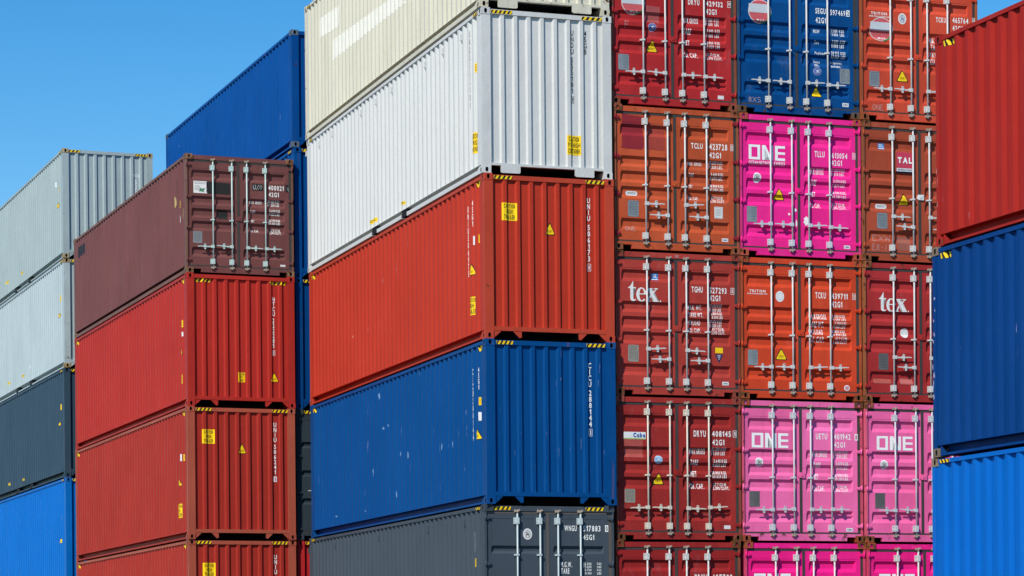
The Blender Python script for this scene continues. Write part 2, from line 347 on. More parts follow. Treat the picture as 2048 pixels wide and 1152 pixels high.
    if kind == 'cube': return 'logo_sticker', [([R(0, 1, 0, 1)], flat('#e0e2e0')), ([R(0, 1, .84, .96)], flat('#a8bf50')), (text_in('Cube', u0 + w_ * .43, u0 + w_ * .97, v0 + h_ * .1, v0 + h_ * .74, .05), flat('#1e5aa8'))]
    if kind == 'register':
        g = flat('#0f7a48')
        return 'white_sticker', [([R(0, 1, 0, 1)], flat('#e2e2df')), (lines(u0 + w_ * .08, u1 - w_ * .1, v0 + h_ * .06, v0 + h_ * .3, 2, 4) + lines(u0 + w_ * .08, u0 + w_ * .5, v0 + h_ * .38, v0 + h_ * .8, 4, 6), flat('#a4a4a8')),
            ([[(u0 + w_ * a, v0 + h_ * b) for a, b in q] for q in ([(.5, .6), (.62, .6), (.52, .86), (.4, .86)], [(.66, .6), (.78, .6), (.68, .86), (.56, .86)], [(.74, .6), (.86, .6), (.74, .72)], [(.72, .74), (.8, .86), (.7, .86)])], g)]
    if kind == 'navytri': return 'warning_sticker', [([rtri(u0, u1, v0, v1, down=True)], flat('#2a3050')), ([R(.3, .7, .1, .24), R(.34, .66, .3, .42), R(.42, .58, .5, .66)], flat('#a8aab8'))]
    if kind == 'pinkdot': return 'round_sticker', [([ell(cu, cv, w_ / 2, h_ / 2, 20)], flat('#e4dcdc')), ([R(.22, .45, .25, .6), R(.55, .78, .25, .6), R(.3, .7, .66, .78)], flat('#c8506a'))]
    if kind == 'squarelogo': return 'logo_lettering', [(square_logo(u0, u1, v0, v1), WHITE)]
    if kind == 'seriflogo':
        a, b = serif_logo(u0, u1, v0, v1); return 'logo_lettering', [(a, flat('#e4e2de')), (b, flat('#e4e2de'))]
    if kind == 'sign':
        rows = text.split('|'); n = len(rows); ly = []
        for i, t in enumerate(rows):
            k = min(1, len(t) / 8) * .44
            ly += text_in(t, cu - w_ * k, cu + w_ * k, v0 + h_ * (.06 + i * .92 / n), v0 + h_ * (.06 + (i + .8) * .92 / n), .02)
        return 'caution_sign', [([rect(u0, u1, v0, v1)], YEL), (ly, BLK)]
    if kind == 'sliver': return 'yellow_sticker', [([rect(u0, u1, v0, v1)], YEL), (lines(u0 + w_ * .15, u1 - w_ * .15, v0 + h_ * .1, v1 - h_ * .1, 5, 8, .35), flat('#8a6a10'))]
    if kind == 'slabel': return 'yellow_sticker', [([rect(u0, u1, v0, v1)], YEL), (lines(u0 + w_ * .1, u1 - w_ * .1, v0 + h_ * .15, v1 - h_ * .15, 2, 8), flat('#6a5210'))]
    if kind == 'tape':
        n = max(2, round(w_ / .088)); p = w_ / n; yl = []
        for k in range(-1, n + 1):
            a = u0 + k * p + p * .25; sl_ = p * .42; b = a + p * .5
            q = [(a + sl_, v0), (b + sl_, v0), (b, v1), (a, v1)]
            q = [(min(max(x, u0), u1), y) for x, y in q]
            if q[1][0] - q[0][0] < .004 and q[2][0] - q[3][0] < .004: continue
            yl.append(q)
        return 'hazard_tape', [([rect(u0, u1, v0, v1)], BLK), (yl, YEL)]
    raise KeyError(kind)

def drape(layers, breaks, axis, place, base=.0025):
    """cut every polygon at the corrugation breaks and lay it on the panel: place(u, v, lift) -> local xyz"""
    mats = []; V = []; Fc = []; MI = []
    for li, (polys, mat) in enumerate(layers):
        if mat not in mats: mats.append(mat)
        mi = mats.index(mat)
        b = bmesh.new(); lo = 1e9; hi = -1e9
        for q in polys:
            if len(q) < 3: continue
            vs = [b.verts.new((p[0], p[1], 0)) for p in q]
            for p in q: lo = min(lo, p[axis]); hi = max(hi, p[axis])
            try: b.faces.new(vs)
            except ValueError: pass
        if len(b.faces) and any(len(f.verts) > 4 for f in b.faces):
            bmesh.ops.triangulate(b, faces=[f for f in b.faces if len(f.verts) > 4])
        for t in breaks:
            if lo + 1e-4 < t < hi - 1e-4:
                co = [0, 0, 0]; no = [0, 0, 0]; co[axis] = t; no[axis] = 1
                bmesh.ops.bisect_plane(b, geom=b.verts[:] + b.edges[:] + b.faces[:], dist=1e-6, plane_co=co, plane_no=no)
        b.verts.index_update(); k0 = len(V); lift = base + .0022 * li
        V += [place(v.co.x, v.co.y, lift) for v in b.verts]
        for f in b.faces: Fc.append(tuple(k0 + v.index for v in f.verts)); MI.append(mi)
        b.free()
    me = bpy.data.meshes.new('marking'); me.from_pydata(V, [], Fc); me.polygons.foreach_set('material_index', MI)
    for m in mats: me.materials.append(m)
    me.update(); return me

# markings read off each container: (container, face, kind, text, u0, u1, v0, v1, colour); u from the left post or the near end, v down from the top, metres
MARKS = [
('D14','F','T','DRYU',1.502,1.722,0.616,0.717,'w'),
('D14','F','T','429132',1.852,2.181,0.624,0.721,'w'),
('D14','F','T','42G1',1.85,2.057,0.764,0.868,'w'),
('D14','F','T','MAX.GROSS',1.402,1.707,0.946,1.048,'w'),
('D14','F','T','32.500  KGS',1.842,2.112,0.927,0.988,'w'),
('D14','F','T','71.650  LBS',1.841,2.111,1.002,1.063,'w'),
('D14','F','T','TARE',1.407,1.558,1.15,1.249,'w'),
('D14','F','T','3.640  KGS',1.864,2.118,1.129,1.19,'w'),
('D14','F','T','8.030  LBS',1.864,2.117,1.209,1.27,'w'),
('D14','F','T','NET',1.405,1.522,1.362,1.452,'w'),
('D14','F','T','28.860  KGS',1.838,2.116,1.349,1.406,'w'),
('D14','F','T','63.620  LBS',1.837,2.12,1.417,1.476,'w'),
('D14','F','T','CU. CAP.',1.403,1.689,1.577,1.672,'w'),
('D14','F','T','67.7 CU.M.',1.873,2.131,1.558,1.614,'w'),
('D14','F','T','2.390 CU.FT.',1.86,2.167,1.627,1.686,'w'),
('D14','F','check','9',2.27,2.336,0.603,0.716,'w'),
('D14','F','roundel','',0.208,0.665,0.546,0.971,'w'),
('D14','F','eagle','',0.723,0.878,1.099,1.243,'w'),
('D14','F','tri','',0.682,0.919,1.399,1.617,'w'),
('D14','F','plate','',0.138,0.347,1.692,1.974,'w'),
('D14','F','white','',2.067,2.186,2.32,2.386,'w'),
('D14','F','chalk','F',0.271,0.36,1.091,1.214,'w'),
('D14','F','patch','',0.675,0.953,0.798,1.089,'#a04a48'),
('D24','F','T','SEGU',1.573,1.781,0.594,0.697,'w'),
('D24','F','T','597469',1.874,2.179,0.603,0.706,'w'),
('D24','F','T','42G1',1.577,1.784,0.761,0.869,'w'),
('D24','F','T','MGW',1.542,1.669,0.981,1.045,'w'),
('D24','F','T','32 500  KGS',1.884,2.166,0.952,1.012,'w'),
('D24','F','T','71 650  LBS',1.883,2.165,1.021,1.08,'w'),
('D24','F','T','Tare',1.556,1.657,1.187,1.247,'w'),
('D24','F','T','3 830  KGS',1.91,2.174,1.157,1.217,'w'),
('D24','F','T','8 000  LBS',1.909,2.163,1.226,1.291,'w'),
('D24','F','T','Payload',1.554,1.756,1.392,1.459,'w'),
('D24','F','T','28 970  KGS',1.888,2.175,1.367,1.424,'w'),
('D24','F','T','63 850  LBS',1.887,2.174,1.433,1.493,'w'),
('D24','F','T','Seaco',1.545,1.671,1.549,1.599,'w'),
('D24','F','T','SRL.',1.552,1.653,1.618,1.664,'w'),
('D24','F','T','Bridgetown,',1.886,2.115,1.55,1.603,'w'),
('D24','F','T','Barbados',1.886,2.076,1.616,1.662,'w'),
('D24','F','checkw','2',2.199,2.263,0.593,0.708,'w'),
('D24','F','roundel','',0.228,0.688,0.517,0.956,'w'),
('D24','F','eagle','',1.521,1.682,1.682,1.828,'w'),
('D24','F','tri','',1.477,1.704,2.019,2.225,'w'),
('D24','F','plate','',2.057,2.26,1.673,1.949,'w'),
('D24','F','maker','CIMC',2.103,2.23,2.304,2.373,'w'),
('D24','F','chalk','8X5',0.206,0.474,2.303,2.394,'w'),
('D34','F','T','TRITON',0.234,0.563,0.584,0.637,'w'),
('D34','F','T','www.tritoncontainer.com',0.195,0.606,0.644,0.683,'w'),
('D34','F','T','TCKU',1.576,1.785,0.591,0.689,'w'),
('D34','F','T','465764',1.923,2.251,0.571,0.678,'w'),
('D34','F','T','42G1',1.922,2.132,0.722,0.822,'w'),
('D34','F','T','MAXGROSS',1.458,1.828,0.982,1.086,'w'),
('D34','F','T','TARE WT.',1.467,1.775,1.111,1.216,'w'),
('D34','F','T','PAYLOAD',1.466,1.8,1.25,1.347,'w'),
('D34','F','T','CU. CAP.',1.455,1.747,1.38,1.484,'w'),
('D34','F','check','8',2.335,2.414,0.557,0.651,'w'),
('D34','F','roundel','',0.209,0.689,0.679,1.118,'w'),
('D34','F','oval','',0.793,0.961,0.572,0.776,'w'),
('D34','F','tri','',0.746,0.991,1.625,1.845,'w'),
('D34','F','plate','',0.193,0.398,1.681,1.962,'w'),
('D34','F','chalk','ONE',0.24,0.483,2.292,2.396,'w'),
('D13','F','T','TCLU',1.507,1.736,0.612,0.713,'w'),
('D13','F','T','423728',1.866,2.218,0.604,0.717,'w'),
('D13','F','T','42G1',1.865,2.093,0.761,0.865,'w'),
('D13','F','T','MAX. GROSS',1.448,1.724,0.952,1.015,'w'),
('D13','F','T','32.500 KGS.',1.864,2.142,0.918,0.974,'w'),
('D13','F','T','71.650 LBS.',1.863,2.141,0.997,1.053,'w'),
('D13','F','T','TARE',1.463,1.556,1.158,1.219,'w'),
('D13','F','T','3.660 KGS.',1.894,2.149,1.129,1.188,'w'),
('D13','F','T','8.070 LBS.',1.888,2.144,1.197,1.26,'w'),
('D13','F','T','NET',1.461,1.529,1.368,1.423,'w'),
('D13','F','T','28.840 KGS.',1.86,2.148,1.34,1.397,'w'),
('D13','F','T','63.580 LBS.',1.864,2.147,1.406,1.464,'w'),
('D13','F','T','CU. CAP.',1.454,1.655,1.579,1.64,'w'),
('D13','F','T','67.7 CU.M.',1.907,2.146,1.549,1.608,'w'),
('D13','F','T','2.390 CU.FT.',1.882,2.165,1.617,1.674,'w'),
('D13','F','check','3',2.277,2.334,0.602,0.716,'w'),
('D13','F','pill','',0.245,0.473,1.532,1.615,'w'),
('D13','F','plate','',0.274,0.483,1.705,1.994,'w'),
('D13','F','label','',1.954,2.119,1.741,1.951,'w'),
('D13','F','maker','CIMC',2.097,2.22,2.307,2.368,'w'),
('D13','F','patch','',0.154,0.579,0.184,0.783,'#8c1d26'),
('D13','F','patch','',0.663,1.002,0.331,0.78,'#a03a2c'),
('D13','F','chalk','ONE',0.215,0.431,2.17,2.249,'w'),
('D23','F','T','OCEAN NETWORK EXPRESS',0.192,0.914,0.859,0.927,'w'),
('D23','F','T','TLLU',1.512,1.714,0.618,0.728,'w'),
('D23','F','T','613054',1.861,2.173,0.63,0.733,'w'),
('D23','F','T','42G1',1.855,2.063,0.764,0.87,'w'),
('D23','F','T','MAX.GROSS',1.416,1.706,0.93,1.044,'w'),
('D23','F','T','32,500 KGS.',1.851,2.138,0.918,0.98,'w'),
('D23','F','T','71,650 LBS.',1.85,2.13,0.992,1.052,'w'),
('D23','F','T','TARE',1.427,1.545,1.145,1.248,'w'),
('D23','F','T','3,570 KGS.',1.89,2.149,1.124,1.188,'w'),
('D23','F','T','7,870 LBS.',1.884,2.143,1.197,1.262,'w'),
('D23','F','T','NET',1.42,1.518,1.37,1.461,'w'),
('D23','F','T','28,930 KGS.',1.855,2.152,1.338,1.4,'w'),
('D23','F','T','63,780 LBS.',1.862,2.154,1.411,1.474,'w'),
('D23','F','T','CU. CAP.',1.418,1.632,1.573,1.665,'w'),
('D23','F','T','67.7 CU.M.',1.878,2.135,1.549,1.611,'w'),
('D23','F','T','2,390 CU.FT.',1.855,2.152,1.618,1.68,'w'),
('D23','F','squarelogo','',0.193,0.916,0.567,0.836,'w'),
('D23','F','check','3',2.275,2.337,0.614,0.729,'w'),
('D23','F','ovalbv','',0.276,0.438,1.069,1.256,'w'),
('D23','F','tri','',0.672,0.915,1.335,1.552,'w'),
('D23','F','plate','',0.146,0.345,1.688,1.976,'w'),
('D23','F','maker','CIMC',2.09,2.215,2.323,2.384,'w'),
('D23','F','chip','',1.262,1.416,1.822,2.0,'w'),
('D23','F','chip','',1.089,1.145,1.687,1.757,'w'),
('D23','F','chip','',0.963,1.019,1.775,1.826,'w'),
('D23','F','chip','',1.115,1.153,1.889,2.035,'w'),
('D33','F','blueclass','GL',0.352,0.48,0.4,0.51,'w'),
('D33','F','redlogo','TAL',0.715,1.071,0.547,0.934,'w'),
('D33','F','tri','',0.744,0.979,1.308,1.527,'w'),
('D33','F','pill','',0.285,0.519,1.523,1.608,'w'),
('D33','F','plate','',0.306,0.517,1.69,1.98,'w'),
('D33','F','chalk','EXW',0.209,0.594,2.101,2.203,'w'),
('D33','F','chalk','E8-1',0.199,0.521,2.269,2.385,'w'),
('D33','F','patch','',0.722,0.995,2.118,2.368,'#9c5a4a'),
('D12','F','T','TGHU',1.491,1.709,0.601,0.707,'w'),
('D12','F','T','527293',1.844,2.176,0.605,0.714,'w'),
('D12','F','T','42G1',1.842,2.051,0.743,0.852,'w'),
('D12','F','T','MAX. WT.',1.42,1.701,0.934,1.019,'w'),
('D12','F','T','32.500 KGS',1.841,2.09,0.907,0.964,'w'),
('D12','F','T','71.650 LBS',1.841,2.081,0.98,1.037,'w'),
('D12','F','T','TARE WT.',1.426,1.712,1.069,1.152,'w'),
('D12','F','T','3.830 KGS',1.872,2.088,1.049,1.104,'w'),
('D12','F','T','8.000 LBS',1.884,2.098,1.115,1.171,'w'),
('D12','F','T','PAYLOAD',1.417,1.669,1.212,1.295,'w'),
('D12','F','T','28.870 KGS',1.841,2.092,1.19,1.247,'w'),
('D12','F','T','63.650 LBS',1.838,2.086,1.263,1.319,'w'),
('D12','F','T','CU. CAP.',1.428,1.661,1.351,1.43,'w'),
('D12','F','T','67.7 CU.M.',1.899,2.128,1.329,1.385,'w'),
('D12','F','T','2.390 CU.FT.',1.876,2.139,1.392,1.453,'w'),
('D12','F','seriflogo','',0.26,0.9,0.548,0.907,'w'),
('D12','F','blueclass','GL',0.72,0.853,0.39,0.513,'w'),
('D12','F','check','0',2.257,2.326,0.601,0.719,'w'),
('D12','F','plate2','',0.25,0.455,1.689,1.989,'w'),
('D12','F','yellow','',1.945,2.095,1.69,1.788,'w'),
('D12','F','navytri','',1.938,2.098,1.81,1.957,'w'),
('D12','F','maker','CIMC',2.076,2.204,2.305,2.368,'w'),
('D12','F','chalk','OK',1.159,1.247,0.048,0.098,'w'),
('D22','F','T','TRITON',0.19,0.508,0.605,0.652,'w'),
('D22','F','T','www.tritoncontainer.com',0.147,0.545,0.659,0.689,'w'),
('D22','F','T','TCKU',1.511,1.721,0.604,0.719,'w'),
('D22','F','T','439711',1.84,2.165,0.612,0.72,'w'),
('D22','F','T','42G1',1.843,2.054,0.761,0.872,'w'),
('D22','F','T','MAXGROSS',1.386,1.735,1.0,1.104,'w'),
('D22','F','T','32.500 KGS',1.831,2.121,1.004,1.055,'w'),
('D22','F','T','71.650 LBS',1.841,2.128,1.066,1.114,'w'),
('D22','F','T','TARE WT.',1.385,1.688,1.143,1.247,'w'),
('D22','F','T','3.700 KGS',1.899,2.135,1.134,1.191,'w'),
('D22','F','T','8.160 LBS',1.881,2.127,1.199,1.251,'w'),
('D22','F','T','PAYLOAD',1.384,1.669,1.284,1.384,'w'),
('D22','F','T','28.800 KGS',1.839,2.119,1.284,1.337,'w'),
('D22','F','T','63.490 LBS',1.839,2.133,1.346,1.397,'w'),
('D22','F','T','CU. CAP.',1.383,1.693,1.418,1.524,'w'),
('D22','F','T','67.7 CU.M.',1.917,2.158,1.416,1.473,'w'),
('D22','F','T','2.390 CU.FT',1.878,2.158,1.479,1.536,'w'),
('D22','F','ovalw','',0.712,0.882,0.612,0.811,'w'),
('D22','F','check','3',2.259,2.328,0.606,0.716,'w'),
('D22','F','tri','',0.693,0.935,1.654,1.871,'w'),
('D22','F','plate','',0.149,0.348,1.699,1.979,'w'),
('D22','F','pinkdot','',2.075,2.193,2.294,2.4,'w'),
('D32','F','seriflogo','',0.327,0.949,0.558,0.912,'w'),
('D32','F','ovalw','',0.78,0.944,1.206,1.386,'w'),
('D32','F','plate3','',0.312,0.512,1.69,1.991,'w'),
('D32','F','patch','',0.215,0.572,2.153,2.248,'#a84f45'),
('D32','F','patch','',0.758,1.022,2.139,2.25,'#b8625e'),
('D11','F','T','DRYU',1.515,1.752,0.599,0.713,'w'),
('D11','F','T','408145',1.876,2.244,0.6,0.707,'w'),
('D11','F','T','42G1',1.881,2.115,0.755,0.86,'w'),
('D11','F','T','MAX.GROSS',1.439,1.746,0.923,1.027,'w'),
('D11','F','T','32.500 KGS',1.873,2.151,0.902,0.964,'w'),
('D11','F','T','71.650 LBS',1.872,2.14,0.976,1.038,'w'),
('D11','F','T','TARE',1.451,1.597,1.127,1.225,'w'),
('D11','F','T','3.640 KGS',1.905,2.163,1.112,1.176,'w'),
('D11','F','T','8.030 LBS',1.897,2.155,1.186,1.247,'w'),
('D11','F','T','NET',1.449,1.569,1.333,1.434,'w'),
('D11','F','T','28.860 KGS',1.869,2.154,1.328,1.386,'w'),
('D11','F','T','63.620 LBS',1.879,2.157,1.392,1.454,'w'),
('D11','F','T','CU. CAP.',1.44,1.72,1.556,1.654,'w'),
('D11','F','T','67.7 CU.M.',1.914,2.169,1.54,1.601,'w'),
('D11','F','T','2.390 CU.FT.',1.894,2.215,1.607,1.669,'w'),
('D11','F','check','1',2.285,2.355,0.588,0.711,'w'),
('D11','F','cube','Cube',0.157,0.583,0.65,0.781,'w'),
('D11','F','patch','',0.162,0.541,0.788,1.108,'#a84a42'),
('D11','F','eaglel','',0.747,0.905,1.065,1.212,'w'),
('D11','F','tri','',0.707,0.945,1.374,1.588,'w'),
('D11','F','plate2','',0.17,0.37,1.672,1.916,'w'),
('D11','F','white','',2.095,2.223,2.309,2.374,'w'),
('D21','F','T','UETU',1.498,1.729,0.599,0.708,'w'),
('D21','F','T','401942',1.867,2.2,0.596,0.706,'w'),
('D21','F','T','42G1',1.869,2.087,0.748,0.851,'w'),
('D21','F','T','MAX.GROSS',1.433,1.733,0.921,1.03,'w'),
('D21','F','T','30.480 KGS.',1.864,2.162,0.91,0.969,'w'),
('D21','F','T','67.200 LBS.',1.864,2.155,0.982,1.045,'w'),
('D21','F','T','TARE',1.442,1.59,1.131,1.231,'w'),
('D21','F','T','3.570 KGS.',1.901,2.161,1.116,1.179,'w'),
('D21','F','T','7.870 LBS.',1.89,2.16,1.195,1.254,'w'),
('D21','F','T','NET',1.44,1.543,1.344,1.444,'w'),
('D21','F','T','26.910 KGS.',1.861,2.159,1.333,1.389,'w'),
('D21','F','T','59.330 LBS.',1.871,2.158,1.399,1.458,'w'),
('D21','F','T','CU.CAP.',1.438,1.679,1.559,1.659,'w'),
('D21','F','T','67.7 CU.M.',1.859,2.146,1.546,1.609,'w'),
('D21','F','T','2.390 CU.FT.',1.858,2.17,1.618,1.671,'w'),
('D21','F','T','OCEAN NETWORK EXPRESS',0.21,0.937,0.906,0.958,'#7a4664'),
('D31','F','T','OCEAN NETWORK EXPRESS',0.246,0.985,0.91,0.964,'#7a4664'),
('D21','F','squarelogo','',0.212,0.939,0.611,0.878,'w'),
('D21','F','checkw','8',2.283,2.345,0.594,0.713,'w'),
('D21','F','ovalbv','',0.276,0.435,1.058,1.229,'w'),
('D21','F','plate3','',0.152,0.362,1.673,1.955,'w'),
('D21','F','maker','CIMC',2.098,2.233,2.328,2.394,'w'),
('D31','F','squarelogo','',0.247,0.986,0.62,0.877,'w'),
('D31','F','ovalbv','',0.317,0.476,1.057,1.236,'w'),
('D31','F','plate3','',0.205,0.41,1.673,1.963,'w'),
('D10','F','T','DRYU',1.542,1.781,0.603,0.717,'w'),
('D10','F','T','407702',1.882,2.284,0.601,0.715,'w'),
('D20','F','squarelogo','',0.196,0.923,0.577,0.851,'w'),
('D30','F','squarelogo','',0.246,0.979,0.573,0.836,'w'),
('A0','F','T','WNGU',1.504,1.736,0.356,0.456,'w'),
('A0','F','T','517883',1.861,2.186,0.356,0.461,'w'),
('A0','F','T','45G1',1.86,2.067,0.516,0.613,'w'),
('A0','F','T','M.G.W.',1.433,1.643,1.004,1.098,'w'),
('A0','F','T','TARE',1.436,1.591,1.115,1.212,'w'),
('A0','F','T','32.500',1.856,2.009,1.014,1.057,'w'),
('A0','F','T','71.650',1.855,2.008,1.065,1.108,'w'),
('A0','F','T','3.700',1.884,2.008,1.123,1.165,'w'),
('A0','F','T','8.160',1.89,2.007,1.182,1.223,'w'),
('A0','F','T','KGS',2.119,2.197,1.013,1.052,'w'),
('A0','F','T','LBS',2.118,2.196,1.068,1.108,'w'),
('A0','F','T','KGS',2.118,2.196,1.125,1.165,'w'),
('A0','F','T','LBS',2.117,2.195,1.181,1.226,'w'),
('A0','F','checkw','0',2.272,2.333,0.347,0.465,'w'),
('A0','F','ovalbv','',0.727,0.896,0.415,0.614,'w'),
('A0','F','tape','',0.173,0.503,0.011,0.068,'w'),
('A0','F','tape','',1.901,2.245,0.015,0.072,'w'),
('A0','S','V','WNGU517883',0.792,0.89,0.422,1.029,'w'),
('A0','S','V','45G1',0.485,0.582,0.456,0.815,'w'),
('A0','S','sliver','',0.508,0.629,0.927,1.078,'w'),
('B03','F','T','KLOU',1.523,1.727,0.595,0.703,'w'),
('B03','F','T','400021',1.874,2.221,0.591,0.7,'w'),
('B03','F','T','42G1',1.878,2.108,0.742,0.845,'w'),
('B03','F','T','MAX. GROSS',1.445,1.724,0.957,1.017,'w'),
('B03','F','T','30.480 KGS',1.866,2.125,0.914,0.979,'w'),
('B03','F','T','67.200 LBS',1.865,2.124,0.992,1.051,'w'),
('B03','F','T','TARE',1.456,1.571,1.162,1.219,'w'),
('B03','F','T','3.690 KGS',1.896,2.131,1.12,1.182,'w'),
('B03','F','T','8.135 LBS',1.89,2.13,1.192,1.252,'w'),
('B03','F','T','NET',1.473,1.547,1.373,1.425,'w'),
('B03','F','T','26.790 KGS',1.872,2.134,1.334,1.391,'w'),
('B03','F','T','59.065 LBS',1.866,2.134,1.399,1.456,'w'),
('B03','F','T','CU. CAP.',1.455,1.652,1.587,1.641,'w'),
('B03','F','T','67.8 CU.M.',1.924,2.146,1.547,1.604,'w'),
('B03','F','T','2.394 CU.FT.',1.896,2.164,1.609,1.669,'w'),
('B03','F','patch','',1.501,1.754,0.574,0.723,'#1c1a1a'),
('B03','F','patch','',2.259,2.35,0.561,0.716,'#1c1a1a'),
('B03','F','check','8',2.275,2.337,0.577,0.698,'w'),
('B03','F','patch','',0.49,1.011,0.593,0.85,'#1c1a1a'),
('B03','F','patch','',0.716,0.945,1.191,1.388,'#1c1a1a'),
('B03','F','register','',0.184,0.49,0.584,0.847,'w'),
('B03','F','plate','',0.168,0.37,1.68,1.936,'w'),
('B03','F','white','',2.125,2.245,2.327,2.371,'w'),
('B03','S','patch','',11.43,11.662,0.277,0.557,'#1a1f2a'),
('B03','S','patch','',11.128,11.381,0.279,0.54,'#1a1f2a'),
('B03','S','patch','',10.829,11.08,0.278,0.538,'#1a1f2a'),
('B03','S','patch','',0.844,0.945,0.413,0.753,'#1a1f2a'),
('B03','S','sliver','',0.523,0.657,0.947,1.106,'w'),
('B03','S','patch','',0.519,0.67,1.278,1.425,'#c8c4c0'),
('A3','F','V','UNDU',1.68,1.737,0.276,0.714,'k'),
('A3','F','V','555181',1.684,1.734,0.755,1.411,'k'),
('A3','F','check','1',1.68,1.739,1.455,1.576,'k'),
('A3','F','V','45GB',1.932,1.988,0.273,0.702,'k'),
('A3','F','sign','CAUTION|9\'6"HIGH|CONTAINER',1.59,1.853,2.151,2.497,'w'),
('A3','S','sign','CAUTION|9\'6"HIGH|CONTAINER',0.38,0.672,2.105,2.475,'w'),
('A3','S','sliver','',0.431,0.511,0.888,1.052,'w'),
('A3','F','tape','',0.181,0.578,0.008,0.069,'w'),
('A3','F','tape','',1.874,2.268,-0.007,0.063,'w'),
('A3','S','V','UNDU555181',0.698,0.76,0.239,1.644,'k'),
('A3','S','slabel','',6.825,7.268,2.557,2.641,'w'),
('A3','S','slabel','',4.87,5.144,2.565,2.628,'w'),
('A2','F','sign','CAUTION|HIGH|TRAILER',0.34,0.618,0.503,0.813,'w'),
('A2','F','tri','',1.138,1.335,0.813,1.034,'w'),
('A2','F','V','UNIU',1.943,1.999,0.335,0.757,'w'),
('A2','F','V','506173',1.943,2.003,0.812,1.477,'w'),
('A2','F','check','0',1.939,2.008,1.51,1.641,'w'),
('A2','S','sign','CAUTION|HIGH|TRAILER',0.646,0.959,2.07,2.394,'w'),
('A2','S','tri','',0.664,0.905,1.476,1.686,'w'),
('A2','S','sliver','',0.41,0.489,1.015,1.16,'w'),
('A2','S','V','UNIU506173',0.954,1.026,0.416,1.693,'w'),
('A2','S','V','45G1',0.662,0.76,0.35,0.833,'w'),
('A2','S','patch','',0.676,0.792,0.998,1.155,'#d8d8d8'),
('A2','F','tape','',0.189,0.528,0.032,0.097,'w'),
('A2','F','tape','',1.906,2.262,0.022,0.086,'w'),
('A1','F','V','CICU',1.929,1.989,0.366,0.805,'w'),
('A1','F','V','288144',1.931,2.0,0.85,1.513,'w'),
('A1','F','check','3',1.928,2.0,1.543,1.672,'w'),
('A1','S','sliver','',0.427,0.524,0.988,1.127,'w'),
('A1','S','tri','',0.407,0.649,1.53,1.733,'w'),
('A1','S','patch','',0.423,0.543,1.251,1.401,'#d8d8d8'),
('A1','S','V','CICU288144',0.695,0.792,0.444,1.736,'w'),
('A1','S','V','45G1',0.404,0.488,0.453,0.858,'w'),
('A1','F','tape','',0.203,0.516,0.042,0.106,'w'),
('A1','F','tape','',1.889,2.246,0.041,0.094,'w'),
('B02','F','V','NTCU',1.939,1.996,0.449,0.879,'w'),
('B02','F','V','222285',1.934,1.99,0.913,1.581,'w'),
('B02','F','check','5',1.927,1.995,1.619,1.742,'w'),
('B02','F','sign','CAUTION|9\'6"|HIGH',1.142,1.307,2.135,2.349,'w'),
('B02','F','tri','',1.871,2.07,2.111,2.329,'w'),
('B02','F','tape','',0.192,0.556,0.118,0.189,'w'),
('B02','F','tape','',1.882,2.259,0.114,0.186,'w'),
('B02','S','sliver','',0.47,0.589,0.978,1.134,'w'),
('B02','S','patch','',0.467,0.598,1.235,1.334,'#d8d8d8'),
('B02','S','tri','',0.47,0.709,1.571,1.73,'w'),
('B02','S','sliver','',0.494,0.734,2.169,2.368,'w'),
('B01','F','sign','CAUTION|HIGH|TRAILER',0.337,0.617,0.5,0.81,'w'),
('B01','F','tri','',1.134,1.335,0.793,1.018,'w'),
('B01','F','V','UNIU',1.956,2.019,0.308,0.753,'w'),
('B01','F','V','506241',1.951,2.017,0.794,1.461,'w'),
('B01','F','checkw','8',1.95,2.02,1.501,1.619,'w'),
('B01','F','tape','',0.199,0.548,0.022,0.079,'w'),
('B01','F','tape','',1.912,2.279,0.009,0.07,'w'),
('B01','S','tri','',0.691,0.989,1.53,1.691,'w'),
('B01','S','sign','CAUTION|HIGH|TRAILER',0.688,1.014,2.085,2.395,'w'),
('B01','S','patch','',0.67,0.839,0.997,1.148,'#d8d8d8'),
('B01','S','sliver','',0.417,0.529,1.019,1.163,'w'),
('B00','F','sign','CAUTION|HIGH|TRAILER',0.327,0.608,0.511,0.822,'w'),
('B00','F','V','UNIU',1.941,2.007,0.317,0.762,'w'),
('B00','F','tape','',0.172,0.521,0.035,0.088,'w'),
('B00','F','tape','',1.897,2.246,0.019,0.08,'w'),
('C03','F','T','LOJ',1.901,2.069,0.564,0.672,'w'),
('C03','F','V','525',1.943,2.017,0.721,1.081,'w'),
('C03','S','patch','',0.886,1.182,0.733,0.864,'#dde0e2'),
('C03','S','sliver','',0.5,0.72,0.914,1.083,'w'),
('C03','S','tri','',0.494,0.886,1.289,1.458,'w'),
('C03','F','tape','',0.17,0.477,-0.023,0.044,'w'),
('C03','F','tape','',1.961,2.283,0.001,0.069,'w'),
('C03','S','slabel','',5.78,6.201,2.412,2.474,'w'),
('C03','S','slabel','',8.121,8.567,2.347,2.422,'w'),
('C02','S','sliver','',0.478,0.649,0.932,1.101,'w'),
('C02','S','tri','',0.473,0.865,1.322,1.477,'w'),
('C02','S','slabel','',5.784,6.207,2.446,2.519,'w'),
('C02','S','slabel','',8.083,8.53,2.418,2.487,'w'),
('C01','S','sliver','',0.475,0.712,0.923,1.074,'w'),
('C01','S','tri','',0.495,0.864,1.334,1.47,'w'),
('C01','S','slabel','',5.836,6.23,2.515,2.571,'w'),
('C01','S','slabel','',8.138,8.522,2.487,2.556,'w'),
('C00','S','sliver','',0.567,0.751,0.962,1.108,'w'),
('C00','S','patch','',0.578,0.763,1.213,1.328,'#dde0e2'),
('C00','S','tri','',0.597,0.914,1.586,1.712,'w'),
('A4','S','quad','',(11.011,0.524),(9.377,0.617),(9.392,1.051),(11.025,0.927),'#e0ddcf'),
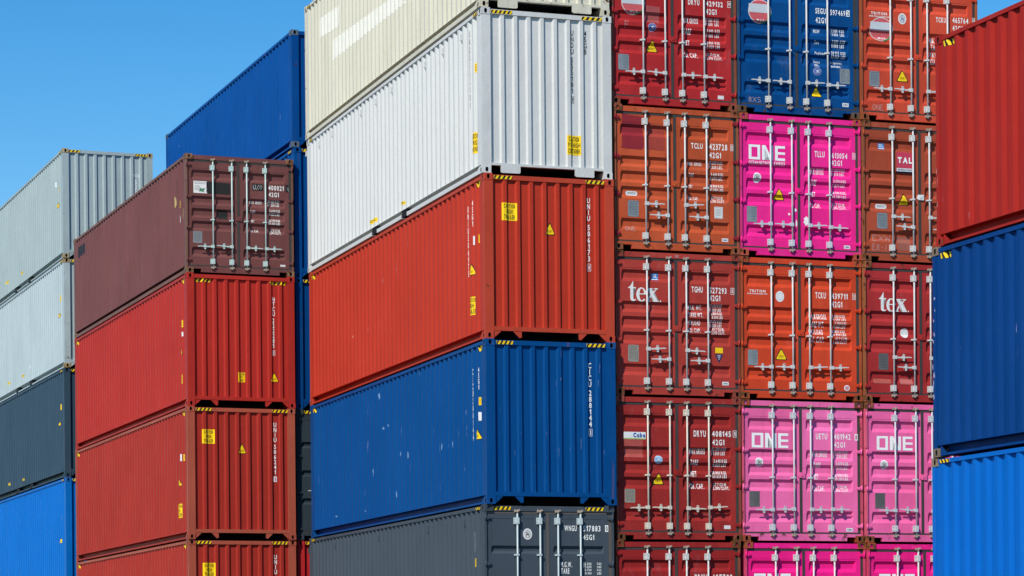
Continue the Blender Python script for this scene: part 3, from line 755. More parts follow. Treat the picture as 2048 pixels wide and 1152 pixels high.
('A4','S','quad','',(9.92,1.222),(5.263,1.413),(4.528,1.727),(9.935,1.64),'#e0ddcf'),
]
MARKS += [
('A1','S','scr','',4.475,4.532,0.279,0.328,'#6a8fb4'),
('A1','S','scr','',6.836,6.882,0.264,0.391,'#6a8fb4'),
('A1','S','scr','',6.551,6.612,0.97,1.016,'#6a8fb4'),
('A1','S','scr','',6.247,6.308,0.942,0.997,'#6a8fb4'),
('A1','S','scr','',7.899,7.947,1.089,1.175,'#6a8fb4'),
('A1','S','scr','',5.421,5.465,1.549,1.632,'#6a8fb4'),
('A1','S','scr','',5.116,5.159,1.532,1.656,'#6a8fb4'),
('A1','S','scr','',4.887,4.93,1.592,1.723,'#6a8fb4'),
('A1','S','scr','',7.351,7.414,1.737,1.887,'#6a8fb4'),
('A1','S','scr','',5.71,5.754,2.298,2.423,'#6a8fb4'),
('A1','S','scr','',2.9,2.953,1.613,1.751,'#6a8fb4'),
('A1','S','scr','',2.675,2.715,1.613,1.75,'#6a8fb4'),
('A1','S','scr','',2.335,2.387,1.621,1.758,'#6a8fb4'),
('A1','S','scr','',2.089,2.128,1.623,1.739,'#6a8fb4'),
('A1','S','scr','',1.77,1.808,1.669,1.765,'#6a8fb4'),
('A1','S','scr','',1.204,1.241,1.659,1.743,'#6a8fb4'),
('A1','S','scr','',1.698,1.8,2.195,2.407,'#6a8fb4'),
('A1','S','scr','',2.302,2.341,1.878,1.906,'#6a8fb4'),
('A1','S','scr','',10.158,10.227,2.521,2.548,'#6a8fb4'),
('A1','S','scr','',7.93,7.994,2.541,2.567,'#6a8fb4'),
('A1','S','scr','',5.924,5.983,2.555,2.585,'#6a8fb4'),
('A2','S','scr','',3.412,3.471,0.424,0.555,'#cf7f74'),
('A2','S','scr','',4.22,4.251,0.43,0.548,'#cf7f74'),
('A2','S','scr','',4.478,4.509,0.449,0.538,'#cf7f74'),
('A2','S','scr','',4.687,4.718,0.461,0.565,'#cf7f74'),
('A2','S','scr','',5.053,5.085,0.413,0.509,'#cf7f74'),
('A2','S','scr','',5.354,5.386,0.463,0.644,'#cf7f74'),
('A2','S','scr','',5.676,5.709,1.512,1.572,'#cf7f74'),
('A2','S','scr','',8.154,8.19,1.115,1.154,'#cf7f74'),
('A2','S','scr','',7.648,7.683,1.769,1.816,'#cf7f74'),
('A2','S','scr','',5.963,5.996,1.979,2.025,'#cf7f74'),
('A2','S','scr','',8.775,8.811,1.774,1.825,'#cf7f74'),
('R1','S','scr','',12.105,12.161,0.682,0.724,'#9a98bc'),
('R1','S','scr','',12.104,12.145,0.846,0.886,'#9a98bc'),
('R1','S','scr','',12.132,12.185,0.986,1.028,'#9a98bc'),
('R1','S','scr','',12.12,12.169,1.16,1.229,'#9a98bc'),
('R1','S','scr','',12.144,12.197,1.272,1.322,'#9a98bc'),
('R1','S','scr','',12.164,12.202,1.597,1.693,'#9a98bc'),
('R1','S','scr','',12.121,12.189,1.715,1.804,'#9a98bc'),
('R1','S','scr','',12.153,12.198,1.828,1.943,'#9a98bc'),
('R1','S','scr','',12.133,12.208,2.021,2.09,'#9a98bc'),
('R1','S','scr','',10.337,10.351,1.325,1.581,'#9a98bc'),
('R1','S','scr','',10.107,10.121,1.299,1.426,'#9a98bc'),
('R2','S','scr','',12.165,12.18,1.809,1.904,'#c48a80'),
('R2','S','scr','',12.144,12.156,1.928,2.081,'#c48a80'),
('R2','S','scr','',12.188,12.203,2.13,2.226,'#c48a80'),
('R2','S','scr','',12.145,12.175,2.271,2.347,'#c48a80'),
('R2','S','scr','',12.181,12.2,2.381,2.476,'#c48a80'),
('C02','S','scr','',4.854,5.119,2.267,2.537,'#cdd6d8'),
('C03','S','scr','',0.365,0.486,0.156,0.339,'#7fb0a8'),
('B03','S','scr','',0.992,1.111,0.768,1.017,'#b09a62'),
('B03','S','scr','',0.248,0.331,1.145,1.414,'#b09a62'),
]

# ------------------------------------------------------------------ container parts (local frame: base centre at the origin, camera end at -Y)
def X(u): return -HW + u
def m_casting(sx, sy, top, h):
    """corner casting with an oblong hole in its end face and its side face"""
    def fn():
        b = MB(); z0, z1 = (h - .118, h) if top else (0, .118)
        def P(u, v, a, d):      # face a: 'e' end, 's' side ; u along, v up, d depth
            if a == 'e': return (sx * (HW - u), sy * (HL - d), z0 + v)
            return (sx * (HW - d), sy * (HL - u), z0 + v)
        def holed(a, wd, hw, hh):
            cu, cv = wd / 2, .059; N = 16; ho = []; ou = []
            for k in range(N):
                t = 2 * math.pi * (k + .5) / N; c, s_ = math.cos(t), math.sin(t)
                ho.append((cu + hw * math.copysign(abs(c) ** .8, c), cv + hh * math.copysign(abs(s_) ** .7, s_)))
                q = min(wd / 2 / max(abs(c), 1e-9), .059 / max(abs(s_), 1e-9)); ou.append((cu + c * q, cv + s_ * q))
            cor = [(wd, .118), (0, .118), (0, 0), (wd, 0)]
            for k in range(N):
                j = (k + 1) % N
                pts = [P(*ou[k], a, 0), P(*ou[j], a, 0), P(*ho[j], a, 0), P(*ho[k], a, 0)]
                for cc in cor:      # outer corner between two rays
                    if (abs(ou[k][0] - cc[0]) < 1e-6) != (abs(ou[j][0] - cc[0]) < 1e-6) and (abs(ou[k][1] - cc[1]) < 1e-6) != (abs(ou[j][1] - cc[1]) < 1e-6) and abs(ou[k][0] - cc[0]) + abs(ou[k][1] - cc[1]) < .12 and abs(ou[j][0] - cc[0]) + abs(ou[j][1] - cc[1]) < .12:
                        pts.insert(1, P(*cc, a, 0)); break
                b.face(pts); b.face([P(*ho[k], a, 0), P(*ho[j], a, 0), P(*ho[j], a, .1), P(*ho[k], a, .1)], 1)
            b.face([P(*q, a, .1) for q in ho], 1)  # hole walls and back take the dark slot: shade of the hole as colour
        holed('e', .162, .027, .042); holed('s', .178, .026, .041)
        xi, yi = sx * (HW - .162), sy * (HL - .178); xo, yo = sx * HW, sy * HL
        b.face([(xi, yo, z0), (xi, yi, z0), (xi, yi, z1), (xi, yo, z1)]); b.face([(xo, yi, z0), (xi, yi, z0), (xi, yi, z1), (xo, yi, z1)])
        for z in (z0, z1): b.face([(xo, yo, z), (xi, yo, z), (xi, yi, z), (xo, yi, z)])
        return b.mesh('casting', 2, True)
    return cached(('cast', sx, sy, top, h), fn)

def corrugated(bp, z0, z1, place):
    b = MB()
    for (a, da), (c, dc) in zip(bp, bp[1:]):
        b.face([place(a, da, z0), place(c, dc, z0), place(c, dc, z1), place(a, da, z1)])
    return b
def m_side(sx, h):
    def fn():
        b = corrugated(SIDE, .162, h - .075, lambda s, d: None) if False else MB()
        P = lambda s_, d, z: (sx * (HW - d), Y0 + s_, z)
        for (a, da), (c, dc) in zip(SIDE, SIDE[1:]):
            q = [P(a, da, .17), P(c, dc, .17), P(c, dc, h - .075), P(a, da, h - .075)]
            b.face(q if sx < 0 else q[::-1])
        b.box(*sorted((sx * (HW - .011), sx * (HW - .136))), Y0 + .1, HL - .1, .158, .17)          # bottom lip of the panel
        return b.mesh('side_panel', 1, False)
    return cached(('side', sx, h), fn)
def m_end(sy, h, zb=.217):
    def fn():
        b = MB()
        P = lambda u, d, z: (-sy * X(u), sy * (HL - d), z)
        for (a, da), (c, dc) in zip(ENDP, ENDP[1:]):
            b.face([P(a, da, zb - .01), P(c, dc, zb - .01), P(c, dc, h - .1), P(a, da, h - .1)])
        return b.mesh('end_panel', 1, False)
    return cached(('end', sy, h, zb), fn)
def m_roof(h):
    def fn():
        b = MB(); y = Y0 + .18; n = 0
        while y < HL - .3:
            b.face([(-HW + .06, y, h - .03), (HW - .06, y, h - .03), (HW - .06, y + .08, h - .03), (-HW + .06, y + .08, h - .03)])
            b.face([(-HW + .06, y + .08, h - .03), (HW - .06, y + .08, h - .03), (HW - .06, y + .1, h - .05), (-HW + .06, y + .1, h - .05)])
            b.face([(-HW + .06, y + .1, h - .05), (HW - .06, y + .1, h - .05), (HW - .06, y + .18, h - .05), (-HW + .06, y + .18, h - .05)])
            b.face([(-HW + .06, y + .18, h - .05), (HW - .06, y + .18, h - .05), (HW - .06, y + .2, h - .03), (-HW + .06, y + .2, h - .03)]); y += .2
        b.face([(-HW + .06, y, h - .03), (HW - .06, y, h - .03), (HW - .06, HL - .1, h - .03), (-HW + .06, HL - .1, h - .03)])
        b.face([(-HW + .06, Y0 + .1, h - .031), (HW - .06, Y0 + .1, h - .031), (HW - .06, Y0 + .18, h - .031), (-HW + .06, Y0 + .18, h - .031)])
        return b.mesh('roof_panel', 1, False)
    return cached(('roof', h), fn)
def m_floor():
    def fn():
        b = MB(); b.box(-HW + .15, HW - .15, Y0 + .16, HL - .16, .155, .165); y = Y0 + .7
        while y < HL - .5: b.box(-HW + .15, HW - .15, y, y + .05, .04, .1545); y += .55
        return b.mesh('floor', 1)
    return cached('floor', fn)
def m_side_rail(sx, h, lip, pockets):
    """bottom side rail: recessed web and lower lip, angled stops near the posts"""
    def fn():
        b = MB(); xo = sx * (HW - .014); xw = sx * (HW - .135)
        def bx(xa, xb, y0, y1, z0, z1): b.box(min(xa, xb), max(xa, xb), y0, y1, z0, z1)
        segs = [(Y0 + .178, HL - .178)]
        if pockets: segs = [(Y0 + .178, -1.225 - .19), (-1.225 + .19, .86 - .19), (.86 + .19, HL - .178)]
        for a, c in segs:
            bx(xw, sx * (HW - .148), a, c, .0225, .157)
            bx(xo, sx * (HW - .022), a, c, .014, lip); bx(sx * (HW - .022), xw, a, c, .014, .022)
        for s_ in (-1, 1):      # stop plates sloping in from the posts
            ya = s_ * (HL - .178)
            for q in (0,):
                P = [(ya, .157), (ya, lip), (ya - s_ * .16, lip)]
                b.prism([(sx * (HW - .016), z) for y, z in P] if False else [(y, z) for y, z in P], *sorted((sx * (HW - .016), sx * (HW - .024))), 'x')
        return b.mesh('bottom_rail', 1)
    return cached(('srail', sx, h, lip, pockets), fn)
def m_frame(h, kind, style):
    def fn():
        b = MB(); zc, zt = .118, h - .118
        for sx in (-1, 1):
            L_ = lambda a, c: sorted((sx * (HW - a), sx * (HW - c)))
            b.box(*L_(.004, .06), Y0 + .178, HL - .178, h - .084, h - .026)                 # top side rail
            b.box(*L_(.006, .165), HL - .1, HL - .006, zc, zt)                              # rear posts
            if kind == 'E':
                b.box(*L_(.006, .168), Y0 + .006, Y0 + .1, zc, zt)
            else:
                b.box(*L_(.006, .046), Y0 + .008, Y0 + .06, zc, zt); b.box(*L_(.006, .09), Y0 + .06, Y0 + .13, zc, zt)
                b.box(*L_(.03, .062), Y0 + .002, Y0 + .03, h * .5 - .9, h * .5 + .9) if False else None
        zs = h - .02
        if kind == 'E':
            b.box(-HW + .162, HW - .162, Y0 + .012, Y0 + .09, h - .106, h - .024)           # front header
            b.box(-HW + .168, HW - .168, Y0 + .01, Y0 + .09, .14, .215 if style == 'g' else .182)   # sill over the gooseneck recess
            for s_ in (-1, 1):
                if style == 'g':
                    b.prism([(s_ * (HW - .168), .139), (s_ * (HW - .31), .139), (s_ * (HW - .168), .012)], Y0 + .016, Y0 + .026, 'y')
                    b.prism([(s_ * .70, .139), (s_ * .535, .139), (s_ * .535, .035), (s_ * .575, .018)], Y0 + .016, Y0 + .03, 'y')
                else:
                    b.prism([(s_ * .875, .139), (s_ * .512, .139), (s_ * .512, .03), (s_ * .535, .012), (s_ * .86, .012), (s_ * .875, .025)], Y0 + .008, Y0 + .03, 'y')
        else:
            pass
        if kind == 'sill':
            b = MB(); z1 = .146
            b.box(-HW + .162, HW - .162, Y0 + .012, Y0 + .09, .092, z1); b.box(-HW + .335, HW - .335, Y0 + .0125, Y0 + .09, .02, .0915)   # sill with lashing pockets
            b.box(-HW + .046, -HW + .162, Y0 + .02, Y0 + .09, .118, z1); b.box(HW - .162, HW - .046, Y0 + .02, Y0 + .09, .118, z1)
        if kind in 'ED': b.box(-HW + .162, HW - .162, HL - .09, HL - .012, h - .106, h - .024); b.box(-HW + .168, HW - .168, HL - .09, HL - .012, .03, .21)
        if kind == 'header':
            b = MB(); b.box(-HW + .05, HW - .05, Y0 + .022, Y0 + .13, h - .116, h - .022)
        return b.mesh('frame', 1)
    return cached(('frame', h, kind, style), fn)
def m_gooseneck():
    def fn():
        b = MB(); b.box(-.55, .55, Y0 + 3.2, Y0 + 3.25, .02, .149); b.box(-.6, -.55, Y0 + .1, Y0 + 3.2, .02, .149); b.box(.55, .6, Y0 + .1, Y0 + 3.2, .02, .149)
        return b.mesh('gooseneck_tunnel', 1)
    return cached('goose', fn)
def m_gasket(h, hc):
    def fn():
        b = MB(); t0, t1 = (.116, .162) if not hc else (.126, .158); y0, y1 = Y0 + .033, Y0 + .075
        b.box(X(.046), X(2.392), y0, y1, h - t1, h - t0); b.box(X(.046), X(2.392), y0, y1, .145, .178)
        zl, zh = .1785, h - t1 - .0005
        b.box(X(.046), X(.064), y0 + .012, y1, zl, zh); b.box(X(1.161), X(1.210), y0 - .004, y1, zl, zh); b.box(X(2.338), X(2.392), y0 + .004, y1, zl, zh)
        return b.mesh('door_gasket', 1)
    return cached(('gask', h, hc), fn)
def m_door(i, h, hc):
    def fn():
        a, p0, p1, c = DOOR_U[i]; rows = door_rows(h, hc); b = MB()
        us = [a, p0, p0 + .02, p1 - .02, p1, c]
        D = lambda u, v: DF + (interp(rows, v) if p0 + .019 < u < p1 - .019 else (0.004 if p0 - .001 < u < p1 + .001 and .31 < v < h - .301 else 0))
        P = lambda u, v: (X(u), Y0 + D(u, v), h - v)
        vs = [r[0] for r in rows]
        for v0, v1 in zip(vs, vs[1:]):
            for ua, ub in zip(us, us[1:]): b.face([P(ua, v1), P(ub, v1), P(ub, v0), P(ua, v0)])
        v0, v1 = vs[0], vs[-1]
        for ua, ub, va, vb in ((a, a, v0, v1), (c, c, v0, v1), (a, c, v0, v0), (a, c, v1, v1)):
            q = [(X(ua), Y0 + DF, h - va), (X(ub), Y0 + DF, h - (va if ua != ub else vb)), (X(ub), Y0 + .09, h - (va if ua != ub else vb)), (X(ua), Y0 + .09, h - va)]
            b.face(q)
        return b.mesh('door', 1, False)
    return cached(('door', i, h, hc), fn)
RODS = (.610, 1.036, 1.372, 1.795)
YR = Y0 - .004
def m_bar(h, hc):
    """locking bar: rod, bearing brackets, middle guide and cam ends (slots: bar, cams)"""
    def fn():
        b = MB(); b.cyl((0, YR), .0158, .1, h - .1, 'z', 12)
        for zc, hh in ((h - .285, .058), (.26, .058)):
            b.box(-.062, .024, YR + .012, Y0 + DF - .001, zc - hh, zc + hh); b.box(-.024, .03, YR - .026, YR + .011, zc - hh * .96, zc + hh * .96)
            for dz in (-.03, .03): b.cyl((-.044, zc + dz), .007, YR + .006, YR + .0121, 'y', 6, 1)
        zm = h - (1.42 if not hc else .883)
        b.box(-.055, .02, YR + .014, Y0 + DF + .002, zm - .014, zm + .014); b.box(-.026, .026, YR - .024, YR + .013, zm - .016, zm + .016)
        for zc in (h - .118, .118):
            s_ = 1 if zc > 1 else -1
            b.box(-.045, .036, YR - .012, Y0 + .03, zc - .008, zc + .012, 1); b.box(-.052, -.026, YR - .024, Y0 + .02, zc - .016, zc + .03, 1)
            b.box(.014, .045, YR - .02, Y0 + .02, zc + .004, zc + .036, 1); b.cyl((0, YR), .024, zc - .03, zc + .016, 'z', 10, 1)
        return b.mesh('locking_bar', 2)
    return cached(('bar', h, hc), fn)
def m_handle(sgn):
    def fn():
        b = MB(); q = lambda a, c: sorted((sgn * a, sgn * c))
        b.box(*q(-.02, .052), YR - .026, YR + .02, -.032, .032); b.box(*q(.05, .17), YR - .02, YR + .0, -.016, .012); b.box(*q(.165, .215), YR - .028, YR + .03, -.024, .024, 0)
        b.cyl((sgn * .19, .043), .022, YR - .022, YR - .006, 'y', 12); b.cyl((sgn * .19, -.045), .02, YR - .024, YR + .0, 'y', 12); b.box(*q(.175, .205), YR - .018, YR + .0, -.05, .05)
        b.cyl((sgn * .19, .043), .009, YR - .0235, YR - .0215, 'y', 8, 1); b.box(*q(.178, .2), YR + .028, Y0 + DF, -.03, .03, 1)
        b.prism([(sgn * .21, -.010), (sgn * .21, .012), (sgn * .3, .016), (sgn * .355, .011), (sgn * .355, -.006), (sgn * .3, -.004)], YR - .022, YR - .012, 'y')
        return b.mesh('handle', 2)
    return cached(('handle', sgn), fn)
def m_hinge(sx):
    def fn():
        b = MB()
        P = [(0.012, -.036), (.05, -.036), (.115, -.022), (.125, 0), (.115, .022), (.05, .036), (.012, .036)]
        b.prism([(sx * (HW - p), z) for p, z in P], Y0 + .006, Y0 + .03, 'y'); b.cyl((sx * (HW - .03), Y0 + .004), .015, -.05, .05, 'z', 8)
        b.prism([(sx * (HW - p), z) for p, z in ((.06, -.014), (.105, -.008), (.105, .008), (.06, .014))], Y0 + .001, Y0 + .006, 'y')
        return b.mesh('hinge', 1)
    return cached(('hinge', sx), fn)
def m_lockbox():
    def fn():
        b = MB(); b.box(X(1.15), X(1.265), Y0 + .012, Y0 + DF, -.05, .05); b.box(X(1.175), X(1.22), Y0 + .004, Y0 + .012, -.022, .03); b.box(X(1.128), X(1.15), Y0 + .02, Y0 + DF, -.03, .03)
        return b.mesh('lock_box', 1)
    return cached('lockbox', fn)
def m_vent():
    def fn():
        b = MB(); b.box(-HW + .02, -HW + .047, -.028, .028, -.06, .06); b.box(-HW + .012, -HW + .02, -.022, .022, -.055, -.03, 0)
        return b.mesh('vent', 1)
    return cached('vent', fn)

GROUP = 'shipping containers stacked in the yard'
BYKEY = {}
for _m in MARKS: BYKEY.setdefault(_m[0], []).append(_m)

def container(key, pos, yaw, h, kind, style, label, col, seed, rust=.1, dirt=.25, fade=.1, frame=None, handles='one', bars=BARW, cams=None, gasket=RUBBER,
              tape=None, pockets=False, vents=0, scratch=0., castrust=.5, hinge=None, lock=None, hinges=None, casting=None):
    hc = h > 2.7
    rgb = lin(col)
    P = paint('paint_' + key, rgb, seed, rust, dirt, fade, scratch=scratch)
    FR = paint('framepaint_' + key, lin(frame) if frame else rgb, seed + 11, min(1, rust + .12 + castrust * .25), dirt + .1, fade + .05)
    HD = paint('headerpaint_' + key, rgb, seed + 17, min(.9, rust + castrust * .35), dirt + .2, fade + .05) if kind == 'D' else None
    CA = paint('casting_' + key, lin(casting) if casting else (lin(frame) if frame else rgb), seed + 23, castrust, .4, .2, (.13, .055, .022))
    root = bpy.data.objects.new('shipping_container', None); COL.objects.link(root); root.empty_display_size = .5
    c, s_ = math.cos(yaw), math.sin(yaw)
    root.location = (pos[0] + c * HW - s_ * HL, pos[1] + s_ * HW + c * HL, pos[2]); root.rotation_euler = (0, 0, yaw)
    root['label'] = label; root['category'] = 'shipping container'; root['group'] = GROUP
    put('frame', m_frame(h, kind, style), FR, root)
    lip = .048 if style == 'g' else .087
    for sx in (-1, 1):
        sp = put('side_panel', m_side(sx, h), P, root)
        if sx < 0: side = sp
        put('bottom_rail', m_side_rail(sx, h, lip, pockets), FR if castrust > .6 else P, root)
        for sy in (-1, 1):
            for tp in (True, False): put('corner_casting', m_casting(sx, sy, tp, h), [CA, DARK], root)
    put('roof_panel', m_roof(h), P, root); put('floor', m_floor(), DARK, root); put('end_panel', m_end(1, h, .2), P, root)
    fronts = None
    if kind == 'E':
        fronts = (put('end_panel', m_end(-1, h, .215 if style == 'g' else .182), P, root),) * 2
        put('gooseneck_tunnel', m_gooseneck(), DARK, root)
    else:
        put('door_header', m_frame(h, 'header', ''), HD, root); put('door_sill', m_frame(h, 'sill', ''), HD, root)
        put('door_gasket', m_gasket(h, hc), gasket, root)
        fronts = tuple(put('door', m_door(i, h, hc), P, root) for i in (0, 1))
        for i in range(4): put('locking_bar', m_bar(h, hc), [bars, cams or CAMS], fronts[i // 2], (X(RODS[i]), 0, 0))
        rd = random.Random(seed); hs = []
        hm = [bars, RUSTBAR if cams else DARK]
        zz = h - (1.79 if hc else 2.0)
        if handles == 'one':
            for i in range(4): hs.append(put('handle', m_handle(-1 if i < 2 else 1), hm, fronts[i // 2], (X(RODS[i]), 0, zz + rd.uniform(-.012, .012))))
        else:
            for i in range(4): hs.append(put('handle', m_handle(1 if i % 2 == 0 else -1), hm, fronts[i // 2], (X(RODS[i]), 0, h - (1.752 if i % 2 == 0 else 1.945) + rd.uniform(-.012, .012))))
        for o in hs:
            tl = rd.uniform(-.05, .05); o.rotation_euler = (0, tl, 0)
        HM = paint('hinge_' + key, lin(hinge), seed + 5, .2) if hinge else P
        for j, sx in enumerate((-1, 1)):
            for v in ((.232, .925, 1.6, 2.3) if not hc else (.23, 1.04, 1.85, 2.66)): put('hinge', m_hinge(sx), HM, fronts[j], (0, 0, h - v))
        put('lock_box', m_lockbox(), flat(lock) if lock else P, fronts[1], (0, 0, h - (1.37 if not hc else 1.6)))
    # markings
    rows = door_rows(h, hc); vb = [r[0] for r in rows]; eb = [a for a, d in ENDP]; sb = [a for a, d in SIDE]
    e0 = lambda u, v, l: (X(u), Y0 + (.012 if v < .1055 else interp(ENDP, u)) - l, h - v)
    d0 = lambda u, v, l: (X(u), Y0 + door_depth(u, v, rows) - l, h - v)
    s0 = lambda u, v, l: (-HW + (.004 if v < .0845 else .006 if u < .1 or u > LEN - .1 else interp(SIDE, u)) - l, Y0 + u, h - v)
    groups = {}; has_tape = False
    for mk in BYKEY.get(key, []):
        face, kd, txt = mk[1:4]
        if kd == 'quad': nm, ly = 'paint_patch', [([list(mk[4:8])], flat(mk[8], .55, noise=.08))]; um = mk[4][0]
        else:
            a4 = list(mk[4:])
            if kd == 'tape' and face == 'F' and a4[2] < .09: a4[2:4] = [.036, .096]
            if kd in ('patch', 'sliver') and face == 'S' and a4[0] < 1: a4[0] += (a4[1] - a4[0]) * .45
            if kd == 'V' and face == 'S': a4[1] = a4[0] + (a4[1] - a4[0]) * .24
            nm, ly = spec(kd, txt, *a4); um = mk[4]
            if kd == 'tape' and face == 'F': has_tape = True
        if face == 'S' and kd != 'quad': ly = [([[(mk[4] + mk[5] - p[0], p[1]) for p in q] for q in pl], mt) for pl, mt in ly]
        if nm == 'hazard_tape' and mk[6] < .1: par = root
        else: par = side if face == 'S' else fronts[0 if um < 1.19 else 1]
        if nm == 'lettering' and kd == 'T': groups.setdefault((face, par.name, ly[0][1].name), [par, face, []])[2].append(ly[0])
        elif face == 'S': put0(nm, drape(ly, sb, 0, s0), par)
        elif kind == 'E': put0(nm, drape(ly, eb if mk[6] > .1 else [], 0, e0), par)
        else: put0(nm, drape(ly, vb, 1, d0), par)
    if key == 'D34': groups = {i: [par, face, [l]] for i, (par, face, l) in enumerate((p, f, l) for p, f, ls in groups.values() for l in ls)}
    for par, face, lys in groups.values():
        ly = [([q for p, m in lys for q in p], lys[0][1])]
        put0('lettering', drape(ly, sb, 0, s0) if face == 'S' else drape(ly, eb, 0, e0) if kind == 'E' else drape(ly, vb, 1, d0), par)
    if hc and tape:
        if not has_tape and kind == 'E':
            for u in (.19, 1.9): put0('hazard_tape', drape(spec('tape', '', u, u + .36, .034, .098, 'w')[1], [], 0, e0), root)
        elif not has_tape:
            for u in (.19, 1.9): put0('hazard_tape', drape(spec('tape', '', u, u + .36, .034, .098, 'w')[1], [], 1, d0), root)
        v = (.034, .080) if tape == 'rail' else (.1, .18)
        for a in ((.22, .48), (LEN - .48, LEN - .22)):
            put0('hazard_tape', drape(spec('tape', '', *a, *v, 'w')[1], sb if tape != 'rail' else [], 0, s0), root if tape == 'rail' else side)
    if pockets:
        for y in (-1.225, .86):
            q = MB(); q.box(-HW + .03, -HW + .4, y - .185, y + .185, .03, .15); put('fork_pocket_shade', q.mesh('fork_pocket_shade', 1), DARK, root)  # black block in the pocket opening, standing in for the shade inside
    for k in range(vents):
        i = 3 + 4 * round(k * (40 / 4) / max(1, vents - 1)) if vents > 1 else 3
        put('vent', m_vent(), P, side, (0, Y0 + .22 + .278 * i + .173, h - .26))
    return root
def put0(name, me, parent):
    o = bpy.data.objects.new(name, me); COL.objects.link(o); o.parent = parent; return o

# ------------------------------------------------------------------ ground
def make_ground():
    b = MB(); b.face([(-3000, -3000, GZ), (3000, -3000, GZ), (3000, 3000, GZ), (-3000, 3000, GZ)])
    m = bpy.data.materials.new('asphalt'); m.use_nodes = True; n = m.node_tree.nodes; L = m.node_tree.links; p = n['Principled BSDF']
    tc = n.new('ShaderNodeTexCoord'); a = n.new('ShaderNodeTexNoise'); a.inputs['Scale'].default_value = .35; a.inputs['Detail'].default_value = 8
    L.new(tc.outputs['Object'], a.inputs['Vector']); r = n.new('ShaderNodeMix'); r.data_type = 'RGBA'; r.inputs[6].default_value = (.045, .044, .042, 1); r.inputs[7].default_value = (.075, .073, .07, 1)
    L.new(a.outputs['Fac'], r.inputs[0]); L.new(r.outputs[2], p.inputs['Base Color']); p.inputs['Roughness'].default_value = .9
    me = b.mesh('ground', 1); o = bpy.data.objects.new('ground', me); COL.objects.link(o); o.data.materials[0] = m; o['kind'] = 'structure'
GZ = -2.905
make_ground()

HC, SD = 2.896, 2.591
# ------------------------------------------------------------------ the stacks
# middle stack, next to the wall of doors
container('A4', (-.015, .031, 11.608), 0, HC, 'E', 'p', 'cream container with faded white patches along its side, at the top of the tallest stack', (209, 204, 184), 1, .16, .3, .05, castrust=.55, casting='#d0c9b0', tape='rail')
container('A3', (.01, .021, 8.706), 0, HC, 'E', 'p', 'white container with black vertical numbers, directly under the cream one', (207, 207, 203), 2, .02, .08, .02, castrust=.05, tape='rail', pockets=True, vents=9)
container('A2', (.026, 0, 5.804), 0, HC, 'E', 'g', 'red container with yellow caution sign, sandwiched between the white and the dark blue one', (180, 54, 36), 3, .04, .15, .06, castrust=.2, frame='#b8442f', tape='panel', scratch=.35)
container('A1', (.017, -.045, 2.902), 0, HC, 'E', 'g', 'dark blue container with white vertical numbers, above the slate grey one with doors', (0, 70, 130), 4, .06, .15, .06, castrust=.3, tape='panel', scratch=.9)
container('A0', (-.022, -.006, 0), 0, HC, 'D', 'g', 'slate grey container showing its doors and silver bars, under the dark blue one', (68, 78, 87), 5, .04, .2, .06, bars=ZINC, gasket=flat('#5a5350', .8), castrust=.2, tape='rail', vents=5)
# wall of doors, left column
DK = dict(castrust=.85, handles='one')
container('D14', (2.483, .108, 10.084), .0008, SD, 'D', 'p', 'dark red container with a round sticker, top of the door column beside the cream container', (172, 42, 44), 6, .12, 0.40, 0.15, castrust=.75, frame='#8a4a36')
container('D13', (2.503, .088, 7.487), .0008, SD, 'D', 'p', 'rusty orange container with a crimson repaint on its left door, beside the white container', (188, 82, 48), 7, .16, 0.43, 0.15, castrust=.85, handles='two', frame='#96553a', hinge='#8e2832')
container('D12', (2.513, .102, 4.89), .0008, SD, 'D', 'p', 'maroon container with a white serif logo and a blue square sticker, beside the red one', (172, 61, 52), 8, .12, 0.43, 0.15, castrust=.8, handles='two', frame='#8a4034')
container('D11', (2.509, .108, 2.293), .0008, SD, 'D', 'p', 'dark red container with a white and blue door sticker, beside the dark blue one', (154, 44, 41), 9, .12, 0.43, 0.15, castrust=.85, bars=BARC, frame='#8e4638')
container('D10', (2.47, .086, -.304), .0008, SD, 'D', 'p', 'dark red container cut by the bottom edge, beside the slate grey one', (152, 38, 38), 10, .12, 0.43, 0.15, castrust=.85, frame='#8e4a34')
# wall of doors, middle column
container('D24', (4.925, .081, 10.079), .0007, SD, 'D', 'p', 'navy blue container with doors and a round sticker, above the bright magenta one', (0, 69, 128), 11, .12, 0.45, 0.17, castrust=.9, frame='#2a4562', casting='#6a5a48', scratch=.4)
container('D23', (4.952, .09, 7.482), .0007, SD, 'D', 'p', 'bright magenta container with torn white paint on its doors, under the navy blue one', (249, 40, 139), 12, .1, 0.30, 0.13, castrust=.6, frame='#d03a78', casting='#b0503c', bars=flat('#c4c6cc', .42))
container('D22', (4.952, .104, 4.885), .0007, SD, 'D', 'p', 'bright orange red container with an oval white sticker, under the bright magenta one', (206, 70, 40), 13, .12, 0.40, 0.15, castrust=.8, frame='#a8502f')
container('D21', (4.96, .117, 2.288), .0007, SD, 'D', 'p', 'faded pink container with rust streaks and door numbers, under the orange red one', (249, 108, 165), 14, .22, 0.45, 0.19, castrust=.8, frame='#c8506a', casting='#a04a30', bars=flat('#c0c2c6', .45))
container('D20', (4.994, .1, -.309), .0007, SD, 'D', 'p', 'magenta container cut by the bottom edge, in the middle column of doors', (250, 31, 132), 15, .12, 0.35, 0.13, castrust=.8, frame='#cc4468', casting='#a8502f')
